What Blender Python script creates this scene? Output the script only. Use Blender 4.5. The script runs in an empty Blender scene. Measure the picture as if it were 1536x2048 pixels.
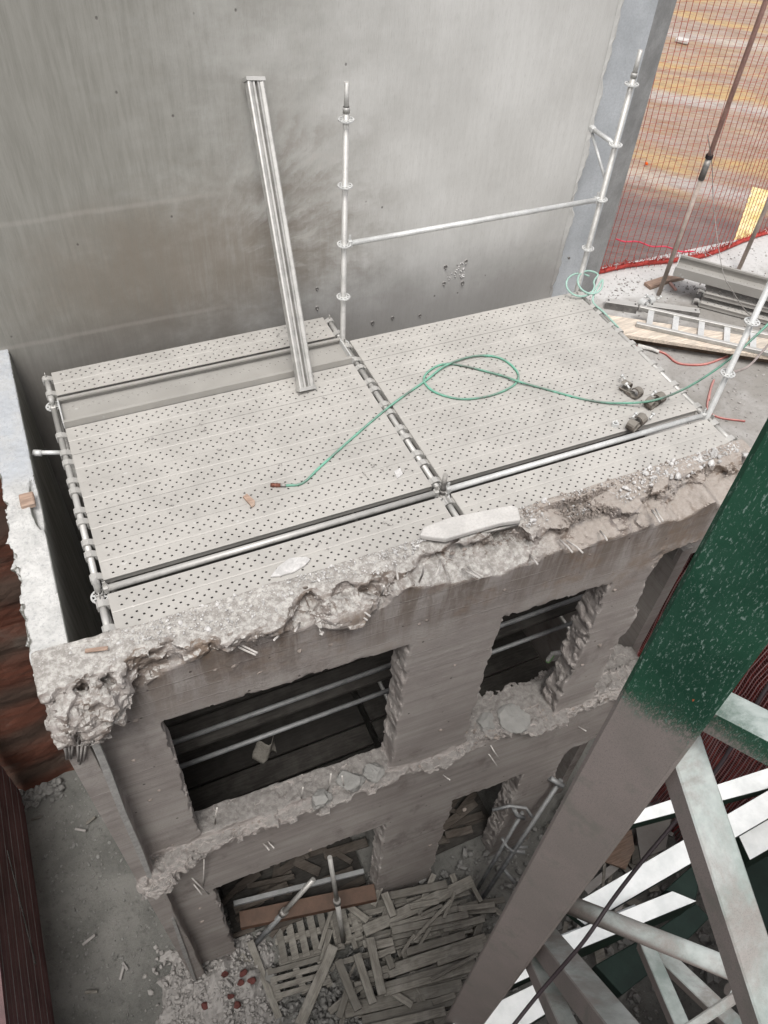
import bpy, math, random
import numpy as np
from mathutils import Vector, Matrix, noise as mnoise

# ------------------------------------------------------------------ camera, world, light
sc = bpy.context.scene
COL = sc.collection
CAM = np.array([-2.28298148, -3.52356583, 4.35884328])
ANG = (7.31477139e-01, -5.20962519e-02, -4.12976793e-01)
F_PX = 1578.10291                     # focal length in pixels of a 1536 x 2048 frame
cd = bpy.data.cameras.new('camera'); cam = bpy.data.objects.new('camera', cd); COL.objects.link(cam)
cam.location = CAM; cam.rotation_mode = 'XYZ'; cam.rotation_euler = ANG
cd.sensor_fit = 'VERTICAL'; cd.sensor_height = 24.0; cd.lens = 24.0 * F_PX / 2048
cd.clip_start = 0.02; cd.clip_end = 400
sc.camera = cam
w = bpy.data.worlds.new('World'); sc.world = w; w.use_nodes = True
nt = w.node_tree; bg = nt.nodes['Background']
SUN_EL, SUN_AZ = math.radians(66), math.radians(205)
sky = nt.nodes.new('ShaderNodeTexSky'); sky.sky_type = 'NISHITA'; sky.sun_disc = False
sky.sun_elevation = SUN_EL; sky.sun_rotation = SUN_AZ
sky.air_density = 1.0; sky.dust_density = 4.0; sky.ozone_density = 1.0
hs = nt.nodes.new('ShaderNodeHueSaturation'); hs.inputs['Saturation'].default_value = 0.22
nt.links.new(sky.outputs[0], hs.inputs['Color']); nt.links.new(hs.outputs[0], bg.inputs[0])
bg.inputs[1].default_value = 0.142
sd = bpy.data.lights.new('sun', 'SUN'); sun = bpy.data.objects.new('sun', sd); COL.objects.link(sun)
sd.energy = 1.5; sd.angle = math.radians(20); sd.color = (1, .98, .95)
sdir = Vector((math.sin(SUN_AZ) * math.cos(SUN_EL), math.cos(SUN_AZ) * math.cos(SUN_EL), math.sin(SUN_EL)))
sun.rotation_euler = (-sdir).to_track_quat('-Z', 'Y').to_euler()
sc.view_settings.view_transform = 'Standard'; sc.view_settings.look = 'None'
sc.view_settings.gamma = 1; sc.view_settings.exposure = 0.56
sc.cycles.max_bounces = 6; sc.cycles.diffuse_bounces = 4; sc.cycles.glossy_bounces = 2
sc.cycles.use_denoising = True

_R = np.array(cam.rotation_euler.to_matrix())
def at(u, v, ax, val):
    """point of the photograph (pixel of 1536 x 2048) on the world plane ax = val"""
    d = _R @ np.array([u - 768, -(v - 1024), -F_PX]) / F_PX
    k = 'xyz'.index(ax); t = (val - CAM[k]) / d[k]
    return Vector(CAM + t * d)

rnd = random.Random(7)
# ------------------------------------------------------------------ mesh helpers
WL = {}                                # world location of parents
class MB:
    def __init__(s): s.v = []; s.f = []; s.sm = []
    def add(s, vs, fs, smooth=False):
        n = len(s.v); s.v.extend([tuple(p) for p in vs]); s.f.extend([tuple(i + n for i in f) for f in fs]); s.sm.extend([smooth] * len(fs)); return s
    def box(s, c, size, rot=None, taper=1.0, bev=0.0):
        hx, hy, hz = [k / 2 for k in size]; c = Vector(c)
        if bev > 0:
            b = min(bev, hx * .9, hy * .9, hz * .9); vs = []; 
            idx = {}
            for sx in (-1, 1):
                for sy in (-1, 1):
                    for sz in (-1, 1):
                        for a in range(3):
                            p = [sx * hx, sy * hy, sz * hz]
                            for k in range(3):
                                if k != a: p[k] -= (sx, sy, sz)[k] * b
                            idx[(sx, sy, sz, a)] = len(vs); vs.append(Vector(p))
            fs = []
            for a in range(3):
                o = [k for k in range(3) if k != a]
                for sg in (-1, 1):
                    q = []
                    for (i, j) in ((-1, -1), (1, -1), (1, 1), (-1, 1)):
                        t = [0, 0, 0]; t[a] = sg; t[o[0]] = i; t[o[1]] = j; q.append(idx[(t[0], t[1], t[2], a)])
                    fs.append(q)
                for i in (-1, 1):
                    for j in (-1, 1):
                        t0 = [0, 0, 0]; t1 = [0, 0, 0]; t0[o[0]] = t1[o[0]] = i; t0[o[1]] = t1[o[1]] = j; t0[a] = -1; t1[a] = 1
                        fs.append([idx[(*t0, o[0])], idx[(*t1, o[0])], idx[(*t1, o[1])], idx[(*t0, o[1])]])
            for sx in (-1, 1):
                for sy in (-1, 1):
                    for sz in (-1, 1): fs.append([idx[(sx, sy, sz, 0)], idx[(sx, sy, sz, 1)], idx[(sx, sy, sz, 2)]])
        else:
            vs = [Vector((x * hx * (taper if z > 0 else 1), y * hy * (taper if z > 0 else 1), z * hz)) for z in (-1, 1) for y in (-1, 1) for x in (-1, 1)]
            fs = [(0, 2, 3, 1), (4, 5, 7, 6), (0, 1, 5, 4), (2, 6, 7, 3), (0, 4, 6, 2), (1, 3, 7, 5)]
        if rot is not None: vs = [rot @ p for p in vs]
        return s.add([p + c for p in vs], fs)
    def beam(s, p0, p1, wd, ht, up=(0, 0, 1), bev=0.0):
        p0 = Vector(p0); p1 = Vector(p1); x = (p1 - p0); L = x.length; x = x / L
        y = Vector(up).cross(x)
        if y.length < 1e-4: y = Vector((0, 1, 0)).cross(x)
        y.normalize(); z = x.cross(y)
        R = Matrix((x, y, z)).transposed()
        return s.box((p0 + p1) / 2, (L, wd, ht), R, bev=bev)
    def tube(s, p0, p1, r, n=12, cap=True, r1=None):
        return s.path([p0, p1], r, n, cap, r1)
    def path(s, pts, r, n=8, cap=True, r1=None):
        pts = [Vector(p) for p in pts]; m = len(pts); rings = []; vs = []
        ref = None
        for i, p in enumerate(pts):
            t = (pts[min(i + 1, m - 1)] - pts[max(i - 1, 0)]).normalized()
            if ref is None:
                ref = Vector((0, 0, 1)) if abs(t.z) < .9 else Vector((1, 0, 0))
            a = t.cross(ref)
            if a.length < 1e-5: a = t.cross(Vector((0, 1, 0)))
            a.normalize(); b = a.cross(t); ref = b
            rr = r if r1 is None else r + (r1 - r) * i / (m - 1)
            for k in range(n):
                th = 2 * math.pi * k / n; vs.append(p + a * math.cos(th) * rr + b * math.sin(th) * rr)
        fs = []
        for i in range(m - 1):
            for k in range(n):
                fs.append((i * n + k, (i + 1) * n + k, (i + 1) * n + (k + 1) % n, i * n + (k + 1) % n))
        s.add(vs, fs, True)
        if cap:
            o = len(s.v) - len(vs)
            s.f.append(tuple(o + k for k in range(n))); s.sm.append(False)
            s.f.append(tuple(o + (m - 1) * n + k for k in reversed(range(n)))); s.sm.append(False)
        return s
    def prism(s, poly, z0, z1, M=None):
        n = len(poly); vs = [Vector((x, y, z)) for z in (z0, z1) for x, y in poly]
        if M is not None: vs = [M @ p for p in vs]
        return s.add(vs, [tuple(range(n - 1, -1, -1)), tuple(range(n, 2 * n))] + [(i, (i + 1) % n, n + (i + 1) % n, n + i) for i in range(n)])
    def rock(s, c, r, sq=.7, rg=rnd, n=0):
        """an angular lump"""
        c = Vector(c); base = ICO
        R = Matrix.Rotation(rg.uniform(0, 6.28), 3, 'Z') @ Matrix.Rotation(rg.uniform(0, 6.28), 3, 'X')
        sx, sy, sz = rg.uniform(.7, 1.3), rg.uniform(.6, 1.1), rg.uniform(.4, .9) * sq / .7
        return s.add([c + R @ Vector((p[0] * sx, p[1] * sy, p[2] * sz)) * r * rg.uniform(.75, 1.15) for p in base[0]], base[1])
    def build(s, name, m, parent=None, origin=None, local=False, bevel=0):
        me = bpy.data.meshes.new(name); o = bpy.data.objects.new(name, me); COL.objects.link(o)
        V = np.array([tuple(p) for p in s.v], dtype=float)
        if local:
            org = np.zeros(3)
        else:
            if origin is None:
                mn, mx = V.min(0), V.max(0); org = np.array([(mn[0] + mx[0]) / 2, (mn[1] + mx[1]) / 2, mn[2]])
            else: org = np.array(origin, dtype=float)
        me.from_pydata([tuple(p) for p in (V - org)], [], s.f)
        me.polygons.foreach_set('use_smooth', s.sm)
        me.materials.append(m); me.update()
        pl = WL.get(parent.name, np.zeros(3)) if parent is not None else np.zeros(3)
        o.location = org if local else org - pl
        if parent is not None: o.parent = parent
        WL[o.name] = (pl if local else org)
        if bevel:
            b = o.modifiers.new('bevel', 'BEVEL'); b.width = bevel; b.segments = 2; b.limit_method = 'ANGLE'
        return o
_t = (1 + 5 ** .5) / 2
_iv = [(-1, _t, 0), (1, _t, 0), (-1, -_t, 0), (1, -_t, 0), (0, -1, _t), (0, 1, _t), (0, -1, -_t), (0, 1, -_t), (_t, 0, -1), (_t, 0, 1), (-_t, 0, -1), (-_t, 0, 1)]
_l = math.sqrt(1 + _t * _t)
ICO = ([(a / _l, b / _l, c / _l) for a, b, c in _iv],
       [(0, 11, 5), (0, 5, 1), (0, 1, 7), (0, 7, 10), (0, 10, 11), (1, 5, 9), (5, 11, 4), (11, 10, 2), (10, 7, 6), (7, 1, 8), (3, 9, 4), (3, 4, 2), (3, 2, 6), (3, 6, 8), (3, 8, 9), (4, 9, 5), (2, 4, 11), (6, 2, 10), (8, 6, 7), (9, 8, 1)])

def lump(mb, c, r, sq=.7, seed=0, sub=3):
    c = Vector(c); V = [Vector(p) for p in ICO[0]]; F = list(ICO[1])
    for _ in range(sub):
        mp = {}; G_ = []
        def mid(a, b):
            k = (min(a, b), max(a, b))
            if k not in mp: mp[k] = len(V); V.append(((V[a] + V[b]) / 2).normalized())
            return mp[k]
        for a, b, d in F:
            x, y, z = mid(a, b), mid(b, d), mid(d, a); G_ += [(a, x, z), (b, y, x), (d, z, y), (x, y, z)]
        F = G_
    pl = [(Vector((rnd.gauss(0, 1), rnd.gauss(0, 1), rnd.gauss(0, 1))).normalized(), rnd.uniform(.5, .85)) for _ in range(9)]
    out = []
    for p in V:
        k = min([1.0] + [h / max(p.dot(n), 1e-3) if p.dot(n) > 0 else 1.0 for n, h in pl])
        k *= 1 + .10 * mnoise.fractal(p * 2.6 + Vector((seed, 0, 0)), .8, 2, 4)
        q = p * k * r; out.append(c + Vector((q.x * 1.15, q.y, q.z * sq)))
    return mb.add(out, F)
def tag(o, label=None, cat=None, group=None, kind=None):
    if label: o['label'] = label
    if cat: o['category'] = cat
    if group: o['group'] = group
    if kind: o['kind'] = kind
    return o
def thing(name, label, cat, loc=(0, 0, 0), group=None, rot=None):
    o = bpy.data.objects.new(name, None); COL.objects.link(o); o.location = loc; WL[o.name] = np.array(loc, dtype=float)
    o.empty_display_size = .1
    if rot: o.rotation_euler = rot
    return tag(o, label, cat, group)
def dup(root, loc, rot=None, label=None, group=None):
    def rec(o, par):
        c = o.copy(); COL.objects.link(c)
        if par is not None: c.parent = par
        for ch in list(o.children): rec(ch, c)
        return c
    r = rec(root, None); r.location = loc
    if rot is not None: r.rotation_euler = rot
    if label: r['label'] = label
    if group: r['group'] = group
    return r
ORD = ['first', 'second', 'third', 'fourth', 'fifth', 'sixth', 'seventh', 'eighth']

# ------------------------------------------------------------------ materials
class NM:
    """small node-graph helper"""
    def __init__(s, name, rough=.9, metal=0.0, spec=.3):
        s.m = bpy.data.materials.new(name); s.m.use_nodes = True; s.t = s.m.node_tree
        s.b = s.t.nodes['Principled BSDF']; s.b.inputs['Roughness'].default_value = rough
        s.b.inputs['Metallic'].default_value = metal; s.b.inputs['Specular IOR Level'].default_value = spec
        g = s.t.nodes.new('ShaderNodeNewGeometry'); s.P = g.outputs['Position']; s.N = g.outputs['Normal']
        s.O = s.t.nodes.new('ShaderNodeTexCoord').outputs['Object']
    def n(s, typ): return s.t.nodes.new(typ)
    def set(s, sock, v):
        if isinstance(v, bpy.types.NodeSocket): s.t.links.new(v, sock)
        elif isinstance(v, (tuple, list)) and len(v) == 3 and sock.type == 'RGBA': sock.default_value = (*v, 1)
        else: sock.default_value = v
    def map(s, v, scale=(1, 1, 1), loc=(0, 0, 0), rot=(0, 0, 0)):
        m = s.n('ShaderNodeMapping'); s.set(m.inputs[0], v); m.inputs['Scale'].default_value = scale
        m.inputs['Location'].default_value = loc; m.inputs['Rotation'].default_value = rot; return m.outputs[0]
    def noise(s, v, scale, det=5, rough=.6, dist=0):
        n = s.n('ShaderNodeTexNoise'); s.set(n.inputs['Vector'], v); n.inputs['Scale'].default_value = scale
        n.inputs['Detail'].default_value = det; n.inputs['Roughness'].default_value = rough; n.inputs['Distortion'].default_value = dist
        return n.outputs['Fac']
    def vor(s, v, scale, feat='F1'):
        n = s.n('ShaderNodeTexVoronoi'); s.set(n.inputs['Vector'], v); n.inputs['Scale'].default_value = scale; n.feature = feat; return n.outputs['Distance']
    def ramp(s, v, a, b, lo=0., hi=1.):
        n = s.n('ShaderNodeMapRange'); s.set(n.inputs[0], v); n.inputs[1].default_value = a; n.inputs[2].default_value = b
        n.inputs[3].default_value = lo; n.inputs[4].default_value = hi; n.clamp = True; n.interpolation_type = 'SMOOTHSTEP'; return n.outputs[0]
    def math(s, op, a, b=0.0, c=None):
        n = s.n('ShaderNodeMath'); n.operation = op; s.set(n.inputs[0], a); s.set(n.inputs[1], b)
        if c is not None: s.set(n.inputs[2], c)
        return n.outputs[0]
    def mix(s, f, a, b, mode='MIX'):
        n = s.n('ShaderNodeMix'); n.data_type = 'RGBA'; n.blend_type = mode; s.set(n.inputs[0], f); s.set(n.inputs[6], a); s.set(n.inputs[7], b); return n.outputs[2]
    def sep(s, v):
        n = s.n('ShaderNodeSeparateXYZ'); s.set(n.inputs[0], v); return n.outputs
    def dist(s, v, c, sc_):
        """distance to a point in a stretched space"""
        a = s.n('ShaderNodeVectorMath'); a.operation = 'SUBTRACT'; s.set(a.inputs[0], v); a.inputs[1].default_value = c
        b = s.n('ShaderNodeVectorMath'); b.operation = 'MULTIPLY'; s.set(b.inputs[0], a.outputs[0]); b.inputs[1].default_value = sc_
        l = s.n('ShaderNodeVectorMath'); l.operation = 'LENGTH'; s.set(l.inputs[0], b.outputs[0]); return l.outputs['Value']
    def col(s, c): s.set(s.b.inputs['Base Color'], c)
    def bump(s, h, strength=.5, dist=.01):
        n = s.n('ShaderNodeBump'); s.set(n.inputs['Height'], h); n.inputs['Strength'].default_value = strength; n.inputs['Distance'].default_value = dist
        if getattr(s, '_bm', None) is not None: s.set(n.inputs['Normal'], s._bm)
        s._bm = n.outputs[0]; s.set(s.b.inputs['Normal'], s._bm)

def simple(name, c, var=.25, scale=8, rough=.8, metal=0, bump=.3, bscale=60, bdist=.004, dust=None, dustc=(.42, .40, .37), coord='P', spec=.3, warm=None):
    m = NM(name, rough, metal, spec); V = m.P if coord == 'P' else m.O
    n1 = m.noise(V, scale, 6, .65); n2 = m.noise(V, bscale, 4, .7)
    dk = tuple(x * (1 - var) for x in c); lt = tuple(min(1, x * (1 + var)) for x in c)
    if warm: lt = warm
    k = m.mix(m.ramp(n1, .3, .7), dk, lt)
    k = m.mix(m.ramp(n2, .35, .75, 0, .35), k, tuple(x * .55 for x in c))
    if dust is not None:
        nz = m.sep(m.N)[2]; f = m.ramp(m.math('ADD', nz, m.math('MULTIPLY', m.math('SUBTRACT', n1, .5), 1.1)), .15, .75, 0, dust)
        k = m.mix(f, k, dustc)
    m.col(k); m.bump(n2, bump, bdist)
    return m.m

def concrete_back():
    m = NM('concrete_plaster', .92); P = m.P
    streak = m.noise(m.map(P, (9, 9, .7)), 3, 5, .65)
    fine = m.noise(m.map(P, (40, 40, 4)), 3, 3, .7)
    big = m.noise(P, .9, 5, .55, 0); mid = m.noise(m.map(P, (1, 1, 1.3)), 2.6, 9, .66, 0)
    k = m.mix(m.ramp(big, .3, .7), (.50, .49, .465), (.61, .60, .575))
    k = m.mix(m.ramp(streak, .35, .7, 0, .14), k, (.34, .325, .30))
    k = m.mix(m.ramp(fine, .5, .8, 0, .35), k, (.24, .22, .20))
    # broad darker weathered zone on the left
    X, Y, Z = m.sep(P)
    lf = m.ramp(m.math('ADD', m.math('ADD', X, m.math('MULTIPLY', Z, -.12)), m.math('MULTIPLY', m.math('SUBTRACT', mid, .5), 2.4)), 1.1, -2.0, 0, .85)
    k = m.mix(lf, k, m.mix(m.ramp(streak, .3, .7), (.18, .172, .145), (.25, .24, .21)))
    # brown soaked patch at the lower left, and a fan of muddy splashes thrown to the right of it
    br = m.math('MULTIPLY', m.ramp(m.math('ADD', m.dist(P, (-1.1, 2.9, .45), (.55, 0, 1.15)), m.math('MULTIPLY', m.math('SUBTRACT', mid, .5), .9)), 1.15, .25, 0, .62), m.ramp(streak, .25, .6, .6, 1))
    k = m.mix(br, k, (.175, .14, .105))
    dx = m.math('ADD', X, 1.0); dz = m.math('SUBTRACT', Z, .45); ang = m.math('ARCTAN2', dz, dx); rad = m.math('SQRT', m.math('ADD', m.math('MULTIPLY', dx, dx), m.math('MULTIPLY', dz, dz)))
    cv = m.n('ShaderNodeCombineXYZ'); m.set(cv.inputs[0], m.math('ADD', m.math('MULTIPLY', ang, 3.4), m.math('MULTIPLY', m.math('SUBTRACT', mid, .5), .7))); m.set(cv.inputs[1], m.math('MULTIPLY', rad, .9))
    fan = m.noise(cv.outputs[0], 1.9, 8, .68, 0)
    msk = m.math('MULTIPLY', m.ramp(m.math('ADD', rad, m.math('MULTIPLY', m.math('SUBTRACT', big, .5), .8)), 2.3, .9), m.ramp(ang, -.55, -.1)); msk = m.math('MULTIPLY', msk, m.ramp(ang, 1.5, .75)); msk = m.math('MULTIPLY', msk, m.ramp(rad, .25, .7))
    k = m.mix(m.math('MULTIPLY', msk, m.ramp(fan, .42, .66, 0, .62)), k, (.20, .168, .138))
    k = m.mix(m.math('MULTIPLY', msk, m.ramp(fan, .46, .36, 0, .6)), k, (.47, .445, .41))
    # shadow near the decks, painted into the wall colour
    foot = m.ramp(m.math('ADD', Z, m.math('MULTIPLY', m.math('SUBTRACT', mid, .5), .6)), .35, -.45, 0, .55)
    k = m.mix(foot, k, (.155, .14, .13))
    # pour lines
    for zl in (1.12, .02):
        ln = m.math('ABSOLUTE', m.math('SUBTRACT', m.math('ADD', Z, m.math('MULTIPLY', m.math('SUBTRACT', mid, .5), .06)), zl))
        k = m.mix(m.math('MULTIPLY', m.ramp(ln, .035, .004, 0, .22), m.ramp(X, -.6, -1.2)), k, (.46, .42, .38))
    # pock marks
    v = m.vor(m.map(P, (1, 1, .8)), 4.2); pk = m.ramp(v, .055, .02)
    k = m.mix(m.math('MULTIPLY', pk, .7), k, (.08, .07, .065))
    # greyer below ground in the yard at the left
    m.col(k)
    h = m.math('ADD', m.math('MULTIPLY', streak, .7), m.math('ADD', fine, m.math('MULTIPLY', pk, -1.5)))
    m.bump(h, .3, .008); m.bump(mid, .12, .03)
    return m.m

def board_concrete():
    m = NM('board_marked_concrete', .97, 0, .12); P = m.P; X, Y, Z = m.sep(P)
    big = m.noise(P, 1.3, 6, .6, .3); mid = m.noise(P, 6, 6, .65); fine = m.noise(P, 70, 4, .75)
    hor = m.noise(m.map(P, (.5, .5, 9)), 1.5, 6, .62, .3)
    line = m.math('ABSOLUTE', m.math('SUBTRACT', m.math('FRACT', m.math('MULTIPLY', m.math('ADD', Z, m.math('MULTIPLY', m.math('SUBTRACT', big, .5), .10)), 6.4)), .5))
    ln = m.math('MULTIPLY', m.ramp(line, .045, .0), m.ramp(m.noise(m.map(P, (.8, .8, 4)), 2, 3), .42, .62))
    k = m.mix(m.ramp(big, .3, .7), (.315, .282, .262), (.41, .378, .352))
    k = m.mix(m.ramp(hor, .38, .72, 0, .38), k, (.19, .162, .15))
    k = m.mix(m.ramp(mid, .5, .8, 0, .5), k, (.34, .31, .29))
    # brown run-down below the broken head of the wall
    run = m.noise(m.map(P, (3.2, 3.2, .45)), 1.5, 7, .72, .3)
    f = m.math('MULTIPLY', m.ramp(m.math('ADD', Z, m.math('MULTIPLY', run, .5)), -.75, .15), m.ramp(run, .42, .6))
    k = m.mix(m.math('MULTIPLY', f, .65), k, (.12, .085, .06))
    k = m.mix(m.math('MULTIPLY', ln, .6), k, (.43, .40, .375)); sh_ = m.ramp(m.math('ABSOLUTE', m.math('SUBTRACT', line, .075)), .02, .0); k = m.mix(m.math('MULTIPLY', sh_, .35), k, (.13, .11, .10))
    tan = m.math('MULTIPLY', m.ramp(m.noise(P, 2.3, 7, .7), .50, .68), m.ramp(m.math('ADD', Z, m.math('MULTIPLY', X, .12)), -1.2, -.3)); k = m.mix(m.math('MULTIPLY', tan, .65), k, (.235, .165, .115))
    wtx = m.math('MULTIPLY', m.ramp(m.noise(m.map(P, (1, 1, .7), (7, 0, 3)), 2.0, 6, .65), .55, .72), .55); k = m.mix(wtx, k, (.13, .105, .10))
    lt_ = m.ramp(m.noise(m.map(P, (1, 1, 1.4), (1, 5, 2)), 3.1, 8, .72), .58, .74, 0, .6); k = m.mix(lt_, k, (.40, .37, .35))
    pk = m.ramp(m.vor(P, 5.5), .075, .03); k = m.mix(m.math('MULTIPLY', pk, .8), k, (.07, .055, .05))
    k = m.mix(m.ramp(fine, .55, .8, 0, .3), k, (.10, .085, .08))
    # grey dust lying on anything that faces up
    nz = m.sep(m.N)[2]; n2 = m.noise(P, 18, 5, .7)
    du = m.ramp(m.math('ADD', nz, m.math('MULTIPLY', m.math('SUBTRACT', n2, .5), .7)), .50, .92)
    dcol = m.mix(m.ramp(m.noise(P, 22, 6, .75), .38, .66), (.27, .25, .23), (.50, .48, .45)); dcol = m.mix(m.ramp(m.math('ADD', X, m.math('MULTIPLY', big, .8)), .7, 1.1, 0, .75), dcol, (.33, .285, .25))
    dlow = m.mix(m.ramp(n2, .3, .7), (.15, .138, .128), (.25, .235, .22))
    dcol = m.mix(m.ramp(Z, -1.5, -.7), dlow, dcol)
    k = m.mix(du, k, dcol)
    m.col(k)
    h = m.math('ADD', m.math('MULTIPLY', hor, .5), m.math('ADD', m.math('MULTIPLY', fine, .5), m.math('ADD', m.math('MULTIPLY', ln, .7), m.math('MULTIPLY', pk, -2))))
    m.bump(h, .5, .012); m.bump(m.noise(P, 34, 7, .75), .5, .02)
    return m.m

def white_cap():
    m = NM('limewashed_concrete', .95, 0, .12); P = m.P
    n1 = m.noise(P, 5, 6, .7); n2 = m.noise(P, 45, 5, .75)
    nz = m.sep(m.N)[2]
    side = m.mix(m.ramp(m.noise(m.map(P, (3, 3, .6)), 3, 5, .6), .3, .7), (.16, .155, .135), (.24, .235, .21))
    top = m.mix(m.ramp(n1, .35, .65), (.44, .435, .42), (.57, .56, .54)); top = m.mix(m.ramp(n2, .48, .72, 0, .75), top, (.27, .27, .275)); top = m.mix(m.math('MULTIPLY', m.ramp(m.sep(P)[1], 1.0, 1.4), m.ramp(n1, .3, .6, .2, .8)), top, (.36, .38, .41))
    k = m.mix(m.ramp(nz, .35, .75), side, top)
    m.col(k); m.bump(n2, .5, .012); return m.m

def deck_mat(name='galvanised_deck', c=(.44, .42, .39)):
    m = NM(name, .6, .15, .4); P = m.P
    n1 = m.noise(P, 2.2, 6, .6, .5); n2 = m.noise(P, 60, 4, .7); n3 = m.noise(m.map(P, (1.5, 30, 30)), 2, 4, .6)
    k = m.mix(m.ramp(n1, .3, .7), tuple(x * .92 for x in c), tuple(x * 1.07 for x in c))
    k = m.mix(m.ramp(n3, .5, .8, 0, .3), k, (.35, .335, .31))
    k = m.mix(m.ramp(n2, .5, .8, 0, .22), k, (.28, .265, .24))
    sp = m.ramp(m.noise(P, 9, 3, .7), .66, .74, 0, .5); k = m.mix(sp, k, (.62, .61, .59)); sm = m.ramp(m.noise(m.map(P, (1, 1, 1), (5, 2, 0)), 4.5, 8, .75), .60, .72, 0, .4); k = m.mix(sm, k, (.30, .275, .25)); oi = m.n('ShaderNodeObjectInfo'); k = m.mix(m.math('MULTIPLY', oi.outputs['Random'], .28), k, (.30, .285, .265))
    wet = m.ramp(m.noise(m.map(P, (1, 1, 1), (3.1, 1.2, 0)), 1.6, 5, .6, 0), .60, .78, 0, .2); k = m.mix(wet, k, (.33, .31, .29))
    m.col(k); m.set(m.b.inputs['Roughness'], m.ramp(n1, .3, .7, .5, .8)); m.bump(n2, .2, .003); return m.m

def wood_mat(name, c, dusty=.5):
    m = NM(name, .85); V = m.O
    g = m.noise(m.map(V, (1.2, 14, 14)), 4, 5, .65, .6); n = m.noise(V, 6, 5, .6)
    k = m.mix(m.ramp(g, .3, .7), tuple(x * .62 for x in c), tuple(x * 1.2 for x in c))
    k = m.mix(m.ramp(n, .4, .7, 0, dusty), k, (.36, .345, .31))
    oi = m.n('ShaderNodeObjectInfo'); k = m.mix(m.ramp(oi.outputs['Random'], .35, 1, 0, .6), k, tuple(x * .45 for x in c)); m.col(k); m.bump(g, .4, .004); return m.m

def ground_mat():
    m = NM('dusty_pit_floor', .95); P = m.P
    n1 = m.noise(P, 1.1, 7, .6, .4); n2 = m.noise(P, 14, 6, .7); n3 = m.noise(P, 90, 3, .7)
    k = m.mix(m.ramp(n1, .3, .7), (.115, .115, .105), (.20, .195, .18)); k = m.mix(m.ramp(n2, .5, .75, 0, .7), k, (.07, .068, .062))
    k = m.mix(m.ramp(n3, .55, .75, 0, .5), k, (.30, .29, .27)); m.col(k); m.bump(n2, .8, .03); m.bump(n3, .5, .01); return m.m

def pavement_mat():
    m = NM('pavement_concrete', .9); P = m.P; X, Y, Z = m.sep(P)
    n1 = m.noise(P, 1.8, 6, .6, .4); n2 = m.noise(P, 20, 6, .7); n3 = m.noise(P, 110, 3, .7)
    k = m.mix(m.ramp(n1, .35, .65), (.25, .235, .215), (.36, .345, .33))
    k = m.mix(m.ramp(m.math('ADD', Y, m.math('MULTIPLY', m.math('SUBTRACT', n1, .5), 1.5)), 2.2, 2.9), k, (.50, .49, .475))
    k = m.mix(m.ramp(n2, .5, .75, 0, .6), k, (.14, .13, .12)); k = m.mix(m.ramp(n3, .55, .8, 0, .4), k, (.10, .095, .09))
    m.col(k); m.bump(n2, .4, .01); m.bump(n3, .3, .005); return m.m

def road_mat():
    m = NM('wet_muddy_asphalt', .45, 0, .5); P = m.P
    R = m.map(P, (1, 1, 1), rot=(0, 0, .71)); a, b, _ = m.sep(R)      # b runs across the bands
    n1 = m.noise(m.map(R, (.35, 1.6, 1)), 1.3, 7, .65, .9); n2 = m.noise(P, 30, 5, .75); n3 = m.noise(m.map(R, (.5, 5, 1)), 2.4, 5, .6, .8)
    bb = m.math('ADD', b, m.math('MULTIPLY', m.math('SUBTRACT', n1, .5), 1.6))
    k = m.mix(m.ramp(n1, .35, .65), (.13, .095, .085), (.20, .15, .135))
    earth = m.mix(m.ramp(n3, .32, .68), (.30, .175, .095), (.38, .30, .25))
    earth = m.mix(m.ramp(m.noise(m.map(R, (.4, 1.2, 1)), .9, 6, .6, .6), .45, .68, 0, .85), earth, (.52, .34, .12))
    k = m.mix(m.ramp(bb, 7.3, 8.4), k, earth)
    for bl in (8.5, 12.0, 15.7):
        ln = m.math('ABSOLUTE', m.math('SUBTRACT', m.math('ADD', b, m.math('MULTIPLY', m.math('SUBTRACT', n1, .5), .5)), bl))
        k = m.mix(m.ramp(ln, .4, .05, 0, .6), k, (.50, .47, .45))
    k = m.mix(m.ramp(m.noise(m.map(R, (.6, 1.4, 1)), 5, 7, .75, .4), .45, .65, 0, .5), k, (.17, .12, .10)); k = m.mix(m.ramp(n2, .45, .75, 0, .6), k, (.10, .07, .06))
    m.col(k); m.bump(n2, .5, .01); m.bump(n3, .35, .03); return m.m

def rust_wall_mat():
    m = NM('rusty_lagging', .9); P = m.P; X, Y, Z = m.sep(P)
    n1 = m.noise(P, 1.4, 6, .6, .5); n2 = m.noise(m.map(P, (1, 1, 7)), 2.2, 6, .65); n3 = m.noise(P, 50, 4, .7)
    fr = m.math('FRACT', m.math('MULTIPLY', m.math('ADD', Z, m.math('MULTIPLY', X, -.13)), 1.0))
    band = m.ramp(m.math('ADD', m.math('ABSOLUTE', m.math('SUBTRACT', fr, .5)), m.math('MULTIPLY', m.math('SUBTRACT', n1, .5), .5)), .05, .40)
    k = m.mix(band, (.085, .055, .042), (.125, .045, .028)); k = m.mix(m.ramp(n2, .4, .7, 0, .5), k, (.06, .04, .03))
    k = m.mix(m.ramp(n1, .55, .75, 0, .7), k, (.15, .13, .11)); m.col(k); m.bump(n2, .2, .02); m.bump(n3, .4, .01); return m.m

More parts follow.
